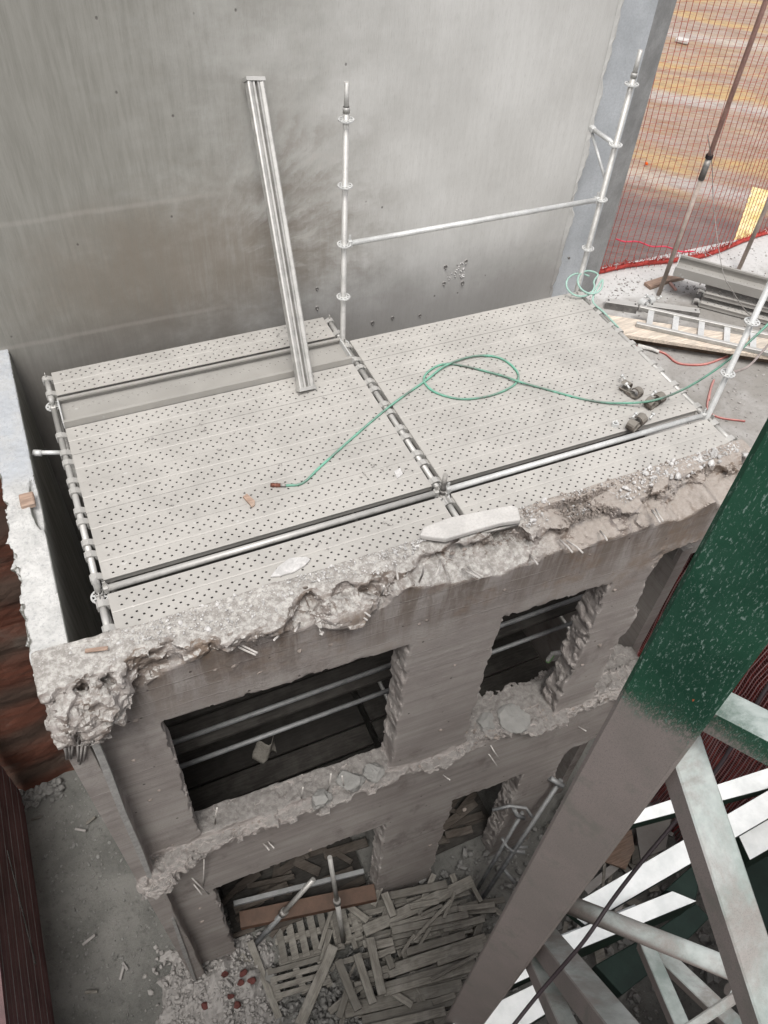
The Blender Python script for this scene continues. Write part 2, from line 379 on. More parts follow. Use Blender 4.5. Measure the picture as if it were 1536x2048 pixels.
def mast_mat():
    m = NM('green_crane_paint', .7, 0, .25); V = m.P; X, Y, Z = m.sep(V)
    n1 = m.noise(m.map(V, (1, 1, .8)), 3, 6, .65); n2 = m.noise(m.map(V, (1, 1, .30)), 150, 4, .75); n3 = m.noise(V, 240, 2, .6)
    k = m.mix(m.ramp(n1, .3, .7), (.009, .045, .026), (.017, .070, .040))
    k = m.mix(m.ramp(m.noise(V, 7, 6, .7), .42, .75, 0, .35), k, (.035, .085, .06)); k = m.mix(m.math('MULTIPLY', m.ramp(n2, .56, .64), m.ramp(m.noise(V, 9, 4, .7), .30, .6, .35, .85)), k, (.20, .27, .235))               # splashed specks
    # dried dust film below the tide line, thick film on all that faces up
    edge = m.math('ADD', Z, m.math('ADD', m.math('MULTIPLY', m.math('SUBTRACT', n1, .5), .16), m.math('MULTIPLY', m.math('SUBTRACT', n2, .5), .42)))
    film = m.mix(m.ramp(m.noise(V, 1.8, 5, .6), .35, .65), (.22, .19, .175), (.255, .215, .20)); film = m.mix(m.ramp(n3, .45, .7, 0, .5), film, (.12, .11, .10)); film = m.mix(m.ramp(m.noise(V, 3.5, 7, .75), .52, .66, 0, .6), film, (.16, .155, .135))
    k = m.mix(m.ramp(edge, 2.24, 2.11, 0, .97), k, film)
    nz = m.sep(m.N)[2]
    f = m.ramp(m.math('ADD', nz, m.math('MULTIPLY', m.math('SUBTRACT', n1, .5), .3)), .25, .62, 0, .93)
    f = m.math('MULTIPLY', f, m.ramp(m.noise(V, 3.2, 7, .7, .5), .36, .60, .22, .95))
    k = m.mix(f, k, m.mix(m.ramp(n1, .3, .7), (.20, .245, .225), (.47, .50, .485)))
    sc_ = m.math('MULTIPLY', m.ramp(m.noise(m.map(V, (3, 3, 1)), 9, 4, .7), .70, .73), m.ramp(Z, 2.6, 2.3)); sc_ = m.math('MULTIPLY', sc_, m.ramp(Z, 2.1, 2.3))
    k = m.mix(sc_, k, (.42, .10, .04))
    m.col(k); m.bump(n3, .35, .002); m.bump(n2, .2, .002); return m.m

def white_top_mat():
    m = NM('lime_dusted_green_steel', .6, 0, .4); V = m.P; n1 = m.noise(V, 4, 6, .65); nz = m.sep(m.N)[2]
    k = m.mix(m.ramp(n1, .3, .7), (.006, .016, .011), (.014, .035, .022))
    f = m.ramp(nz, .3, .6); k = m.mix(f, k, m.mix(m.ramp(n1, .3, .7), (.66, .68, .67), (.84, .85, .84))); m.col(k); m.bump(m.noise(V, 120, 3), .2, .002); return m.m

M = dict(shade_wood2=wood_mat('shade_dark_plank', (.085, .07, .058), .1), coup=simple('oily_forged_steel', (.12, .10, .085), .4, 20, .7, .2, .4, 60, .003, dust=.75, dustc=(.25, .23, .2)), shade_green=simple('shade_dark_green', (.010, .022, .017), .3, 3, .7, 0, .2, 60, .003), oldwood=wood_mat('shade_dark_board', (.038, .034, .03), .06), strip=simple('pale_strip', (.36, .35, .335), .2, 12, .95, 0, .6, 40, .01), back=concrete_back(), board=board_concrete(), white=white_cap(), deck=deck_mat(), deck_in=deck_mat('bare_zinc_deck', (.34, .325, .30)),  # dark board, broken plank and dark green tones hold painted shade
         pit=ground_mat(), pave=pavement_mat(), road=road_mat(), rust=rust_wall_mat(), mast=mast_mat(), wtop=white_top_mat(),
         zinc=simple('dusty_zinc_tube', (.44, .43, .405), .2, 9, .5, .35, .25, 80, .002, dust=.8, dustc=(.50, .485, .46)),
         zincw=simple('pale_zinc_tube', (.60, .60, .585), .14, 6, .5, .25, .2, 80, .002),
         zincd=simple('dark_zinc', (.20, .19, .18), .35, 14, .55, .4, .3, 60, .003, dust=.7),
         steel=simple('dull_pit_steel', (.22, .225, .23), .3, 10, .6, .3, .3, 60, .003, dust=.5, dustc=(.30, .30, .29)),
         wood=wood_mat('dusty_batten_wood', (.20, .185, .16), .4), ply=wood_mat('pale_plank_wood', (.62, .53, .44), .35), beam_shadow=wood_mat('shadow_dark_wood', (.16, .115, .085), .2), brown=wood_mat('brown_offcut_wood', (.36, .25, .19), .25),
         orange=simple('orange_painted_timber', (.10, .052, .033), .4, 4, .9, dust=.35, dustc=(.16, .13, .11)),
         hose=simple('green_rubber_hose', (.10, .105, .09), .2, 2.8, .6, 0, .2, 80, .001, dust=.35, dustc=(.33, .37, .34), warm=(.10, .50, .33)),
         hose2=simple('pale_green_hose', (.33, .50, .43), .15, 3, .5, 0, .2, 80, .001),
         redhose=simple('red_dusty_hose', (.50, .12, .10), .25, 5, .6, dust=.4), greyhose=simple('grey_dusty_hose', (.34, .29, .27), .2, 5, .7),
         brass=simple('copper_fitting', (.20, .085, .06), .3, 30, .5, .5, .3),
         rebar=simple('dusty_rebar', (.50, .47, .44), .2, 30, .8), chip=simple('concrete_rubble', (.23, .215, .20), .3, 9, .95, 0, .6, 40, .01, dust=.6, dustc=(.42, .40, .38)),
         chipw=simple('pale_mortar', (.52, .505, .49), .2, 12, .95, 0, .5, 50, .006),
         chipb=simple('brown_crumbs', (.24, .205, .18), .3, 9, .95, 0, .6, 40, .01), chipd=simple('pit_rubble', (.17, .165, .155), .4, 5, .95, 0, .6, 40, .01, dust=.6, dustc=(.27, .265, .25)),
         brick=simple('broken_brick', (.10, .035, .03), .3, 12, .9), rustpole=simple('rusty_pole', (.55, .33, .28), .2, 5, .8, 0, .4, 60, .003),
         net=simple('red_netting', (.40, .055, .045), .3, 4, .8), netp=simple('dusty_pink_netting', (.38, .22, .22), .3, 3, .85), redtarp=simple('red_hoarding', (.17, .04, .038), .35, 2.5, .8, 0, .4, 30, .01),
         tie=simple('white_rag', (.60, .58, .55), .2, 20, .95), black=simple('black_cable', (.025, .018, .02), .2, 5, .6), slab=simple('smooth_mortar_slab', (.52, .50, .475), .1, 4, .9, 0, .3, 60, .003))

# =================================================================== THE SETTING
PIT = -7.5
def sheet(name, mat, x0, x1, y0, y1, z, n=1, amp=0, sc_=1.0):
    mb = MB(); nx = max(1, int((x1 - x0) * n)); ny = max(1, int((y1 - y0) * n))
    for j in range(ny + 1):
        for i in range(nx + 1):
            x = x0 + (x1 - x0) * i / nx; y = y0 + (y1 - y0) * j / ny
            mb.v.append((x, y, z + (amp * mnoise.fractal(Vector((x * sc_, y * sc_, 0)), 1, 2, 4) if amp else 0)))
    for j in range(ny):
        for i in range(nx):
            a = j * (nx + 1) + i; mb.f.append((a, a + 1, a + nx + 2, a + nx + 1)); mb.sm.append(True)
    return tag(mb.build(name, mat, origin=(0, 0, z)), kind='structure')
sheet('ground', M['pit'], -9, 9, -8, 3.2, PIT, 8, .10, .9)
# pavement slab at street level, right of and behind the shaft
mb = MB(); mb.box((5.9, 1.55, -1.25), (6.52, 3.7, .9)); pave = tag(mb.build('pavement', M['pave']), kind='structure')
mb = MB(); mb.box((33.1, 21.2, -1.5), (61, 36, 1.0)); mb.box((34.6, .5, -1.52), (51, 5.4, 1.0)); road = tag(mb.build('road', M['road']), kind='structure')
mb = MB(); mb.box((0, -5.6, -2.2), (18, .2, 10.8)); tag(mb.build('unseen_shade_wall', M['board']), 'unseen wall on the near side of the pit, raised to cut skylight', 'wall')  # unseen wall, built tall to keep sky light out of the pit
mb = MB(); mb.box((-9.1, -1.2, -3.2), (.2, 8.6, 9.0)); tag(mb.build('unseen_shade_wall', M['board']), 'unseen wall added far left of the yard to cut skylight', 'wall')  # unseen wall added to darken the left yard

# yellow road marking, a worn band painted on the asphalt
pa, pb = at(1484, 492, 'z', -1), at(1522, 378, 'z', -1); d = (pb - pa); pa = pa - d * .12; n_ = Vector((-d.y, d.x, 0)).normalized()
mb = MB(); K = 60
for i in range(K + 1):
    p = pa + d * 1.12 * i / K
    wv = .125 + .025 * mnoise.noise(Vector((i * .35, 0, 0)))
    e = .02 * mnoise.noise(Vector((i * .9, 5, 0)))
    mb.v.append((p.x - n_.x * (wv + e), p.y - n_.y * (wv + e), -.996)); mb.v.append((p.x + n_.x * (wv - e), p.y + n_.y * (wv - e), -.996))
for i in range(K): mb.f.append((2 * i, 2 * i + 1, 2 * i + 3, 2 * i + 2)); mb.sm.append(False)
tag(mb.build('road_marking', simple('yellow_road_paint', (.80, .62, .20), .2, 5, .7, 0, .4, 50, .004, warm=(.9, .82, .5))), kind='structure')

# ------------------------------------------------------------------ back wall with its pilaster
bw = thing('concrete_wall', 'tall stained grey concrete wall behind the steel decks', 'wall', (0, 2.9, PIT))
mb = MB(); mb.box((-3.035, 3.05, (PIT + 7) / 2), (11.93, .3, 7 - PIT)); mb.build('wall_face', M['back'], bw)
# ragged plaster edge and recessed strip
mb = MB(); N_ = 420; zs = np.linspace(-1.6, 5, N_)
for z in zs:
    e = .05 * mnoise.fractal(Vector((z * 2.5, 1, 0)), 1, 2, 5) + .02 * mnoise.noise(Vector((z * 14, 7, 0)))
    for (x, y) in ((2.90, 2.897), (2.935 + e, 2.886), (2.95 + e, 2.892), (2.955 + e, 2.98)): mb.v.append((x, y, z))
for i in range(N_ - 1):
    for k in range(3): mb.f.append((i * 4 + k, i * 4 + k + 1, (i + 1) * 4 + k + 1, (i + 1) * 4 + k)); mb.sm.append(False)
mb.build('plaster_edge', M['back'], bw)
pil = simple('smooth_grey_concrete', (.42, .435, .45), .12, 2.5, .9, 0, .3, 50, .006); pil_shade = simple('shaded_grey_concrete', (.27, .27, .265), .22, 3, .92, 0, .4, 50, .008)  # second grey is darker, painting the shade on the face turned right
mb = MB(); mb.prism([(2.93, 2.96), (3.20, 2.96), (3.27, 2.90), (3.34, 2.90), (3.34, 3.3), (2.93, 3.3)], PIT, 7); mb.build('pilaster', pil, bw)
mb = MB(); mb.prism([(3.342, 2.91), (3.66, 3.02), (3.66, 3.3), (3.342, 3.3)], PIT, 7); mb.build('wall_end', pil_shade, bw)
# holes and patch left on the wall
mb = MB()
for (u, v, r) in ((891, 533, .02), (932, 522, .018), (888, 566, .018), (925, 565, .02), (634, 577, .016), (634, 615, .018), (1138, 516, .014), (745, 645, .02), (785, 635, .018), (840, 630, .015)):
    p = at(u, v, 'y', 2.9); mb.tube((p.x, 2.893, p.z), (p.x, 2.91, p.z), r, 8); mb.rock((p.x, 2.895, p.z - r), r * .8)
mb.build('bolt_hole', M['zincd'], bw)
p = at(911, 545, 'y', 2.9); mb = MB()
for i in range(26):
    mb.rock((p.x + rnd.uniform(-.11, .11), 2.899, p.z + rnd.uniform(-.09, .1)), rnd.uniform(.01, .022), .3)
mb.build('mortar_patch', M['chipw'], bw)

# rusty lagging of the yard at the left, in front of the lower wall
mb = MB(); nx, nz_ = 70, 110
for j in range(nz_ + 1):
    for i in range(nx + 1):
        x = -9 + (5.96) * i / nx; z = PIT - .2 + (7.0) * j / nz_
        mb.v.append((x, 2.80 - .05 * mnoise.fractal(Vector((x * 1.2, z * 1.6, 2)), 1, 2, 5), z))
for j in range(nz_):
    for i in range(nx):
        a = j * (nx + 1) + i; mb.f.append((a, a + 1, a + nx + 2, a + nx + 1)); mb.sm.append(False)
o = mb.build('retaining_wall', M['rust']); md = o.modifiers.new('thick', 'SOLIDIFY'); md.thickness = .06; md.offset = -1
tag(o, 'rust red and brown rough retaining wall left of the white topped wall', 'wall')

# ------------------------------------------------------------------ value noise and surface nets for broken concrete
def vnoise(x, y, z, seed=0):
    rs = np.random.RandomState(seed); T = rs.rand(64, 64, 64).astype(np.float32)
    xi = np.floor(x).astype(np.int32); yi = np.floor(y).astype(np.int32); zi = np.floor(z).astype(np.int32)
    fx = (x - xi).astype(np.float32); fy = (y - yi).astype(np.float32); fz = (z - zi).astype(np.float32)
    fx = fx * fx * (3 - 2 * fx); fy = fy * fy * (3 - 2 * fy); fz = fz * fz * (3 - 2 * fz)
    r = 0
    for a in (0, 1):
        for b in (0, 1):
            for c in (0, 1):
                r = r + T[(xi + a) & 63, (yi + b) & 63, (zi + c) & 63] * (fx if a else 1 - fx) * (fy if b else 1 - fy) * (fz if c else 1 - fz)
    return r * 2 - 1
def fbm(x, y, z, s, octv=4, seed=0, rough=.55):
    r = 0; a = 1.0
    for k in range(octv):
        r = r + a * vnoise(x * s + 17.3 * k, y * s + 5.1 * k, z * s + 9.7 * k, seed + k); s *= 2.03; a *= rough
    return r
def ridged(x, y, z, s, seed=0): return 1 - 2 * np.abs(fbm(x, y, z, s, 3, seed, .5))
def facets(x, y, z, s, seed=0, slope=.8):
    """chiselled field: every cell of a Worley pattern is a tilted plane"""
    rs = np.random.RandomState(seed); T = rs.rand(7, 32, 32, 32).astype(np.float32)
    x = x * s; y = y * s; z = z * s; xi = np.floor(x).astype(np.int32); yi = np.floor(y).astype(np.int32); zi = np.floor(z).astype(np.int32)
    best = np.full(x.shape, 9e9, np.float32); out = np.zeros(x.shape, np.float32)
    for a in (-1, 0, 1):
        for b in (-1, 0, 1):
            for c in (-1, 0, 1):
                i, j, k = (xi + a) & 31, (yi + b) & 31, (zi + c) & 31
                dx = x - (xi + a) - T[0, i, j, k]; dy = y - (yi + b) - T[1, i, j, k]; dz = z - (zi + c) - T[2, i, j, k]
                d = dx * dx + dy * dy + dz * dz; m = d < best
                v = (T[3, i, j, k] - .5) * 1.1 + slope * (dx * (T[4, i, j, k] * 2 - 1) + dy * (T[5, i, j, k] * 2 - 1) + dz * (T[6, i, j, k] * 2 - 1))
                out = np.where(m, v, out); best = np.minimum(best, d)
    return out
def surface_nets(D, xs, ys, zs):
    """D < 0 inside; returns verts, quads"""
    ins = D < 0
    nx, ny, nz = D.shape
    cnt = np.zeros((nx - 1, ny - 1, nz - 1), np.float32); acc = [np.zeros_like(cnt) for _ in range(3)]
    c8 = [ins[a:nx - 1 + a, b:ny - 1 + b, c:nz - 1 + c] for a in (0, 1) for b in (0, 1) for c in (0, 1)]
    anyi = np.logical_or.reduce(c8); alli = np.logical_and.reduce(c8); mixd = anyi & ~alli
    I, J, K = np.nonzero(mixd); n = len(I)
    P = np.zeros((n, 3), np.float64); C = np.zeros(n)
    for ax in range(3):
        o = [k for k in range(3) if k != ax]
        for p in (0, 1):
            for q in (0, 1):
                a = [I.copy(), J.copy(), K.copy()]; a[o[0]] = a[o[0]] + p; a[o[1]] = a[o[1]] + q
                b = [k.copy() for k in a]; b[ax] = b[ax] + 1
                d0 = D[a[0], a[1], a[2]]; d1 = D[b[0], b[1], b[2]]; m = (d0 < 0) != (d1 < 0)
                t = np.where(m, d0 / np.where(m, d0 - d1, 1), 0)
                for k, g in enumerate((xs, ys, zs)):
                    v = g[a[k]] * (1 - t) + g[b[k]] * t; P[:, k] += np.where(m, v, 0)
                C += m
    P /= C[:, None]
    idx = -np.ones((nx - 1, ny - 1, nz - 1), np.int64); idx[I, J, K] = np.arange(n)
    quads = []
    for ax in range(3):
        sl0 = [slice(None)] * 3; sl1 = [slice(None)] * 3; sl0[ax] = slice(0, -1); sl1[ax] = slice(1, None)
        a = ins[tuple(sl0)]; b = ins[tuple(sl1)]; ch = a != b
        e = np.array(np.nonzero(ch)); o = [k for k in range(3) if k != ax]
        ok = (e[o[0]] > 0) & (e[o[1]] > 0) & (e[o[0]] < D.shape[o[0]] - 1) & (e[o[1]] < D.shape[o[1]] - 1); e = e[:, ok]
        flip = a[e[0], e[1], e[2]]
        def g(i, j):
            q = e.copy(); q[o[0]] -= i; q[o[1]] -= j; return idx[q[0], q[1], q[2]]
        Q = np.stack([g(1, 1), g(0, 1), g(0, 0), g(1, 0)], 1)
        if ax == 1: flip = ~flip
        Q[~flip] = Q[~flip][:, ::-1]
        quads.append(Q)
    return P, np.concatenate(quads)
def np_mesh(name, P, Q, mat, parent=None, origin=(0, 0, 0), smooth=False):
    me = bpy.data.meshes.new(name); P = P - np.array(origin)
    me.vertices.add(len(P)); me.vertices.foreach_set('co', P.astype(np.float32).ravel())
    me.loops.add(Q.size); me.loops.foreach_set('vertex_index', Q.astype(np.int32).ravel())
    me.polygons.add(len(Q)); me.polygons.foreach_set('loop_start', np.arange(0, Q.size, 4, dtype=np.int32)); me.polygons.foreach_set('loop_total', np.full(len(Q), 4, np.int32))
    me.polygons.foreach_set('use_smooth', np.full(len(Q), smooth))
    me.update(calc_edges=True); me.materials.append(mat)
    o = bpy.data.objects.new(name, me); COL.objects.link(o)
    if parent is not None: o.parent = parent; o.location = np.array(origin) - WL[parent.name]
    else: o.location = origin
    return o

YF = lambda x: -.66 - .04 * (x + 1)
TOPX = [-3.1, -2.98, -2.81, -2.59, -2.37, -2.04, -1.9, -1.69, -1.53, -1.41, -1.26, -1.19, -.98, -.74, -.45, -.38, .24, .37, .42, .72, 1.08, 1.27, 1.7, 2.08, 2.6]
TOPY = [-.64, -.64, -.60, -.60, -.53, -.585, -.66, -.645, -.66, -.54, -.43, -.515, -.53, -.575, -.50, -.42, -.47, -.47, -.59, -.60, -.52, -.65, -.53, -.49, -.5]
ZBX = [-3.1, -2.55, -2.3, -2.0, -1.8, -1.5, -1.2, -.9, -.6, -.3, 0, .4, .8, 1.2, 1.6, 2.0, 2.6]
ZBZ = [-.62, -.35, -.16, -.18, -.10, -.14, -.20, -.26, -.12, -.20, -.24, -.22, -.20, -.18, -.22, -.16, -.2]
OPEN = [(-2.42, -.53, -3.1, -.86, .02), (.28, 1.32, -3.16, -.88, .04), (-2.46, -.50, -7.9, -4.60, .025), (.33, 1.28, -7.9, -4.66, .045), (1.78, 2.55, -3.1, -.62, .08), (1.85, 2.6, -7.9, -4.4, .06)]
fw = thing('concrete_wall', 'board marked brownish concrete wall with broken top and window openings', 'wall', (0, -.6, PIT))
def front_wall():
    xs = np.arange(-3.09, 2.75, .018)
    ys = np.arange(-.98, .24, .0165)
    zs = np.concatenate([np.arange(-7.62, -3.52, .033), np.arange(-3.52, -2.98, .015), np.arange(-2.98, -.72, .03), np.arange(-.72, .13, .0135)])
    X, Z = np.meshgrid(xs, zs, indexing='ij')
    yf = YF(X)
    # relief of the front face over (x, z)
    ty = np.interp(X, TOPX, TOPY) + .02 * fbm(X, X * 0, X * 0, 9, 3, 3); zb = np.interp(X, ZBX, ZBZ) + .05 * fbm(X, X * 0, X * 0 + 3, 5, 3, 9)
    t = np.clip((Z - zb) / (.40 * (0.02 - zb)), 0, 1)
    band = np.clip((Z - zb) / .04, 0, 1)
    rec = (ty - yf) * (t * t * (3 - 2 * t)) - .03 * np.exp(-((Z + .02) / .05) ** 2)
    lip = -.05 * np.exp(-((Z - zb * .45) / .05) ** 2) * (vnoise(X * 2.2, X * 0, Z * 0, 21) > -.2)
    # slab nib at z = -3.2 left where the floor was broken away
    zc = -3.23 + .03 * fbm(X, X * 0, X * 0, 2.5, 3, 31); amt = .06 + .09 * fbm(X, X * 0 + 1, X * 0, 1.7, 3, 35)
    nib = -np.clip(amt, .0, .22) * np.exp(-(np.maximum(np.abs(Z - zc) - .025, 0) / .035) ** 2)
    rough = np.clip(band + np.exp(-((Z - zc) / .10) ** 2) * 1.0, 0, 1.2)
    # rough rims round the openings
    opd = np.full(X.shape, 9., np.float32); rim = np.zeros(X.shape)
    wob = fbm(X, X * 0 + 2, Z, 5, 4, 41, .6); wob2 = fbm(X, X * 0 + 2, Z, 1.3, 2, 47, .5)
    for (a, b, c, e, am) in OPEN:
        if a > 1.7: wx = wob2 * .14
        else: wx = 0
        d = np.maximum.reduce([a - X + wx * (Z < e - .02), X - b, c - Z, Z - e])
        d = d + wob * am * .55; d = np.where((X < a + .06) & (a < 1.0) & (a > 0) , d - .0, d)
        opd = np.minimum(opd, d)
        rim = np.maximum(rim, np.clip(1 - np.abs(d) / (.02 + am), 0, 1) * am * 9)
    surf = yf + rec + lip * (band > 0) + nib
    # the 3-D field
    shp = (len(xs), len(ys), len(zs)); D = np.empty(shp, np.float32)
    X3 = xs[:, None, None].astype(np.float32); Y3 = ys[None, :, None].astype(np.float32); Z3 = zs[None, None, :].astype(np.float32)
    XX, YY, ZZ = np.broadcast_arrays(X3, Y3, Z3)
    rmask = np.clip(rough + rim * .6, 0, 1.2)
    amr = np.clip(rim * .9, 0, 1)
    top = .012 + .02 * vnoise(XX * 4, YY * 4, ZZ * 0, 5) + .008 * vnoise(XX * 30, YY * 30, ZZ * 0, 6)
    top = top - .10 * np.exp(-((XX - .9) / .25) ** 2) * (YY < -.42)
    inner = np.maximum(YF(XX) + .25, np.where(ZZ > -.55, -.355, -9))
    base = np.maximum.reduce([surf[:, None, :] - YY, YY - inner, ZZ - top, -3.04 - XX, XX - 2.62])
    near = (np.abs(base) < .14) & ((rmask[:, None, :] > .02) | (XX < -2.4)); near |= (YY < -.55) & (XX < -2.4); near |= (ZZ < -3.0) & (ZZ > -3.5) & (YY < .3)
    I_ = np.nonzero(near); px, py, pz = xs[I_[0]], ys[I_[1]], zs[I_[2]]
    v_ = facets(px, py, pz, 8.5, 61) * .060 + facets(px, py, pz, 21, 62) * .020 + facets(px, py, pz, 46, 63) * .007 + .010 * fbm(px, py, pz, 30, 2, 64)
    nn = np.zeros(shp, np.float32); nn[I_] = v_
    n = nn * rmask[:, None, :]
    wall = np.maximum.reduce([surf[:, None, :] - YY + n, YY - inner, ZZ - top, -3.04 - XX, XX - 2.62])
    # projecting lump at the near left corner and its broken companion below
    def blob(c, r, s=0):
        return np.sqrt(((XX - c[0]) / r[0]) ** 2 + ((YY - c[1]) / r[1]) ** 2 + ((ZZ - c[2]) / r[2]) ** 2) * min(r) - min(r)
    k = nn * .9
    lump = np.minimum(blob((-2.84, -.70, -.27), (.20, .15, .22)), blob((-2.68, -.72, -.16), (.13, .13, .14))) + k
    lump = np.maximum(lump, ZZ - top)
    lump2 = np.minimum(blob((-2.86, -.70, -3.30), (.20, .20, .16)), blob((-2.62, -.68, -3.24), (.16, .14, .09))) + k
    lump3 = blob((-1.05, -.62, -.17), (.22, .14, .13)) + k
    stub = np.maximum.reduce([-3.04 - XX, XX + 2.875 + .03 * vnoise(XX * 0, YY * 2, ZZ * 1.6, 8), -.735 - YY, YY + .5, ZZ + .45])
    wall = np.minimum.reduce([wall, stub])
    wall = np.maximum(wall, -(opd[:, None, :] + nn * (.25 + amr[:, None, :])))
    slab = np.maximum.reduce([.1 - XX, XX - 2.6, -.6 - YY, YY + .30 + nn, -3.4 - ZZ, ZZ + 3.16 + nn * .3])
    D = np.minimum.reduce([wall, lump, lump2, lump3, slab])
    P, Q = surface_nets(D.astype(np.float32), xs, ys, zs)
    return np_mesh('wall_face', P, Q, M['board'], fw, (0, -.6, PIT))
front_wall()

def left_wall():
    xs = np.arange(-3.16, -2.70, .016); ys = np.arange(-.66, 3.0, .018); zs = np.concatenate([np.arange(-7.6, -.5, .06), np.arange(-.5, .2, .015)])
    X, Y, Z = np.meshgrid(xs.astype(np.float32), ys.astype(np.float32), zs.astype(np.float32), indexing='ij')
    n = fbm(X, Y, Z, 9, 4, 101, .6)
    side = -3.04 + .03 * n - X
    top = .012 + .012 * vnoise(X * 6, Y * 6, Z * 0, 3) + .006 * vnoise(X * 40, Y * 40, Z * 0, 4)
    D = np.maximum.reduce([side, X + 2.812, Z - top, -.52 - Y - .0 * X, Y - 2.93])
    chip = np.sqrt(((X + 2.83) / .05) ** 2 + ((Y - .95) / .28) ** 2 + ((Z - .02) / .08) ** 2) - 1
    D = np.maximum(D, -chip * .05)
    return surface_nets(D, xs, ys, zs)
lw = thing('concrete_wall', 'white topped concrete wall at the left with a greenish inner face', 'wall', (-2.93, 1.2, PIT))
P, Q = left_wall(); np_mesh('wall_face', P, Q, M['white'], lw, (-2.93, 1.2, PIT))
# wall of the shaft under the pavement
mb = MB(); mb.box((2.72, 1.3, (PIT - 1.0) / 2 - .4), (.14, 3.3, -PIT - 1.0 - .2)); tag(mb.build('shaft_wall', M['board']), 'dark concrete side wall of the shaft under the pavement', 'wall')

# rebar sticking out of the broken edges (parts of the front wall)
def rebar(u0, v0, u1, v1, out=.11, r=.0075, y0=None):
    p = at(u0, v0, 'y', -.66); p = at(u0, v0, 'y', YF(p.x) + .05); q = at(u1, v1, 'y', YF(p.x) - out)
    mid = (p + q) / 2 + Vector((rnd.uniform(-.01, .01), -.01, .006))
    MB().path([p, mid, q], r, 7).build('rebar', M['rebar'], fw)
for a in ((692, 1206, 735, 1241), (706, 1202, 741, 1233), (462, 1286, 512, 1310), (470, 1283, 515, 1306), (924, 1138, 960, 1156), (935, 1134, 966, 1154), (1120, 1080, 1145, 1105), (1133, 1081, 1166, 1106),
          (1304, 1020, 1320, 1045), (1311, 1018, 1326, 1042), (762, 1190, 768, 1172), (790, 1130, 796, 1158), (838, 1165, 848, 1128), (372, 1742, 418, 1788), (380, 1760, 404, 1790), (404, 1790, 408, 1720),
          (970, 1498, 994, 1532), (975, 1480, 998, 1518), (520, 1682, 538, 1700), (532, 1676, 548, 1696), (652, 1590, 662, 1548), (602, 1600, 606, 1575), (600, 1245, 590, 1262), (880, 1120, 872, 1150), (1060, 1110, 1075, 1128), (560, 1262, 548, 1280), (1200, 1062, 1214, 1080), (430, 1648, 434, 1616), (690, 1580, 684, 1552), (880, 1545, 900, 1560), (1150, 1450, 1172, 1462), (320, 1800, 326, 1835), (312, 1798, 316, 1830)):
    rebar(*a)
for (u0, v0, u1, v1) in ((125, 1448, 134, 1518), (135, 1450, 141, 1516), (146, 1450, 142, 1516), (157, 1452, 157, 1522), (172, 1450, 160, 1528), (180, 1452, 168, 1520)):
    p = at(u0, v0, 'y', -.74); q = at(u1, v1, 'y', -.76); MB().path([p + Vector((0, .03, .06)), p, (p + q) / 2 + Vector((rnd.uniform(-.008, .008), 0, 0)), q], .009, 7).build('rebar', M['rebar'], fw)
p = at(184, 1478, 'y', -.75); MB().tube(p, p + Vector((.05, 0, .0)), .018, 8).build('rebar', M['rebar'], fw)

mb = MB()
for (u, v) in ((318, 1580), (345, 1690), (430, 1340), (470, 1332), (520, 1345), (600, 1300), (838, 1248), (855, 1240), (910, 1330), (880, 1460), (930, 1100), (1180, 1110), (1200, 1290), (1165, 1330), (270, 1440), (268, 1520), (300, 1600), (660, 1290), (1010, 1180), (1230, 1180), (620, 1700), (860, 1690), (400, 1815), (405, 1842), (930, 1620)):
    p = at(u, v, 'y', -.66); y = YF(p.x); p = at(u, v, 'y', y)
    lump(mb, (p.x, y + .006, p.z), rnd.uniform(.014, .03), .8, u, 1)
mb.build('spall', M['chipb'], fw)
# light on the left pier's right-facing plaster edge, painted in as a pale strip
for (pl) in ([(180, 1484), (200, 1490), (224, 1548), (250, 1620), (285, 1700), (316, 1784), (309, 1786), (276, 1712), (240, 1630), (214, 1566), (196, 1520)], [(343, 1838), (349, 1838), (372, 1900), (400, 1982), (397, 1984), (366, 1910)]):
    Q_ = [at(u, v, 'y', -.752) for u, v in pl]; mb = MB(); n = len(Q_)
    mb.add([Vector((p.x, y, p.z)) for y in (-.752, -.70) for p in Q_], [tuple(range(n)), tuple(range(2 * n - 1, n - 1, -1))] + [(i, i + n, (i + 1) % n + n, (i + 1) % n) for i in range(n)])
    mb.build('lit_corner_strip', M['strip'], fw)
# =================================================================== SCAFFOLD
scf = thing('scaffold_tower', 'galvanised ring scaffold standing in the shaft and carrying the decks', 'scaffold', (0, 1.03, PIT))
def rosette_mb(x, y, z):
    mb = MB(); n = 24
    def ring(ro, ri, h):
        vs = []
        for zz in (-h, h):
            for r in (ro, ri):
                for k in range(n): vs.append((x + r * math.cos(2 * math.pi * k / n), y + r * math.sin(2 * math.pi * k / n), z + zz))
        fs = []
        for k in range(n):
            k2 = (k + 1) % n
            fs += [(k, k2, n + k2, n + k), (2 * n + k, 3 * n + k, 3 * n + k2, 2 * n + k2), (k, 2 * n + k, 2 * n + k2, k2), (n + k, n + k2, 3 * n + k2, 3 * n + k)]
        mb.add(vs, fs)
    ring(.061, .050, .005); ring(.034, .022, .005)
    for k in range(8):
        a = k * math.pi / 4 + math.pi / 8; c, s_ = math.cos(a), math.sin(a)
        mb.beam((x + c * .030, y + s_ * .030, z), (x + c * .054, y + s_ * .054, z), .013, .009)
    return mb
def standard(x, y, top, spig=0, mat='zinc', ros=()):
    mb = MB(); mb.tube((x, y, PIT), (x, y, top), .0242, 14)
    if spig: mb.tube((x, y, top - .1), (x, y, top + spig), .019, 12); mb.tube((x, y, top - .04), (x, y, top), .027, 12)
    s_ = mb.build('standard', M[mat], scf)
    for z in ros: rosette_mb(x, y, z).build('rosette', M['zincw'], s_)
    return s_
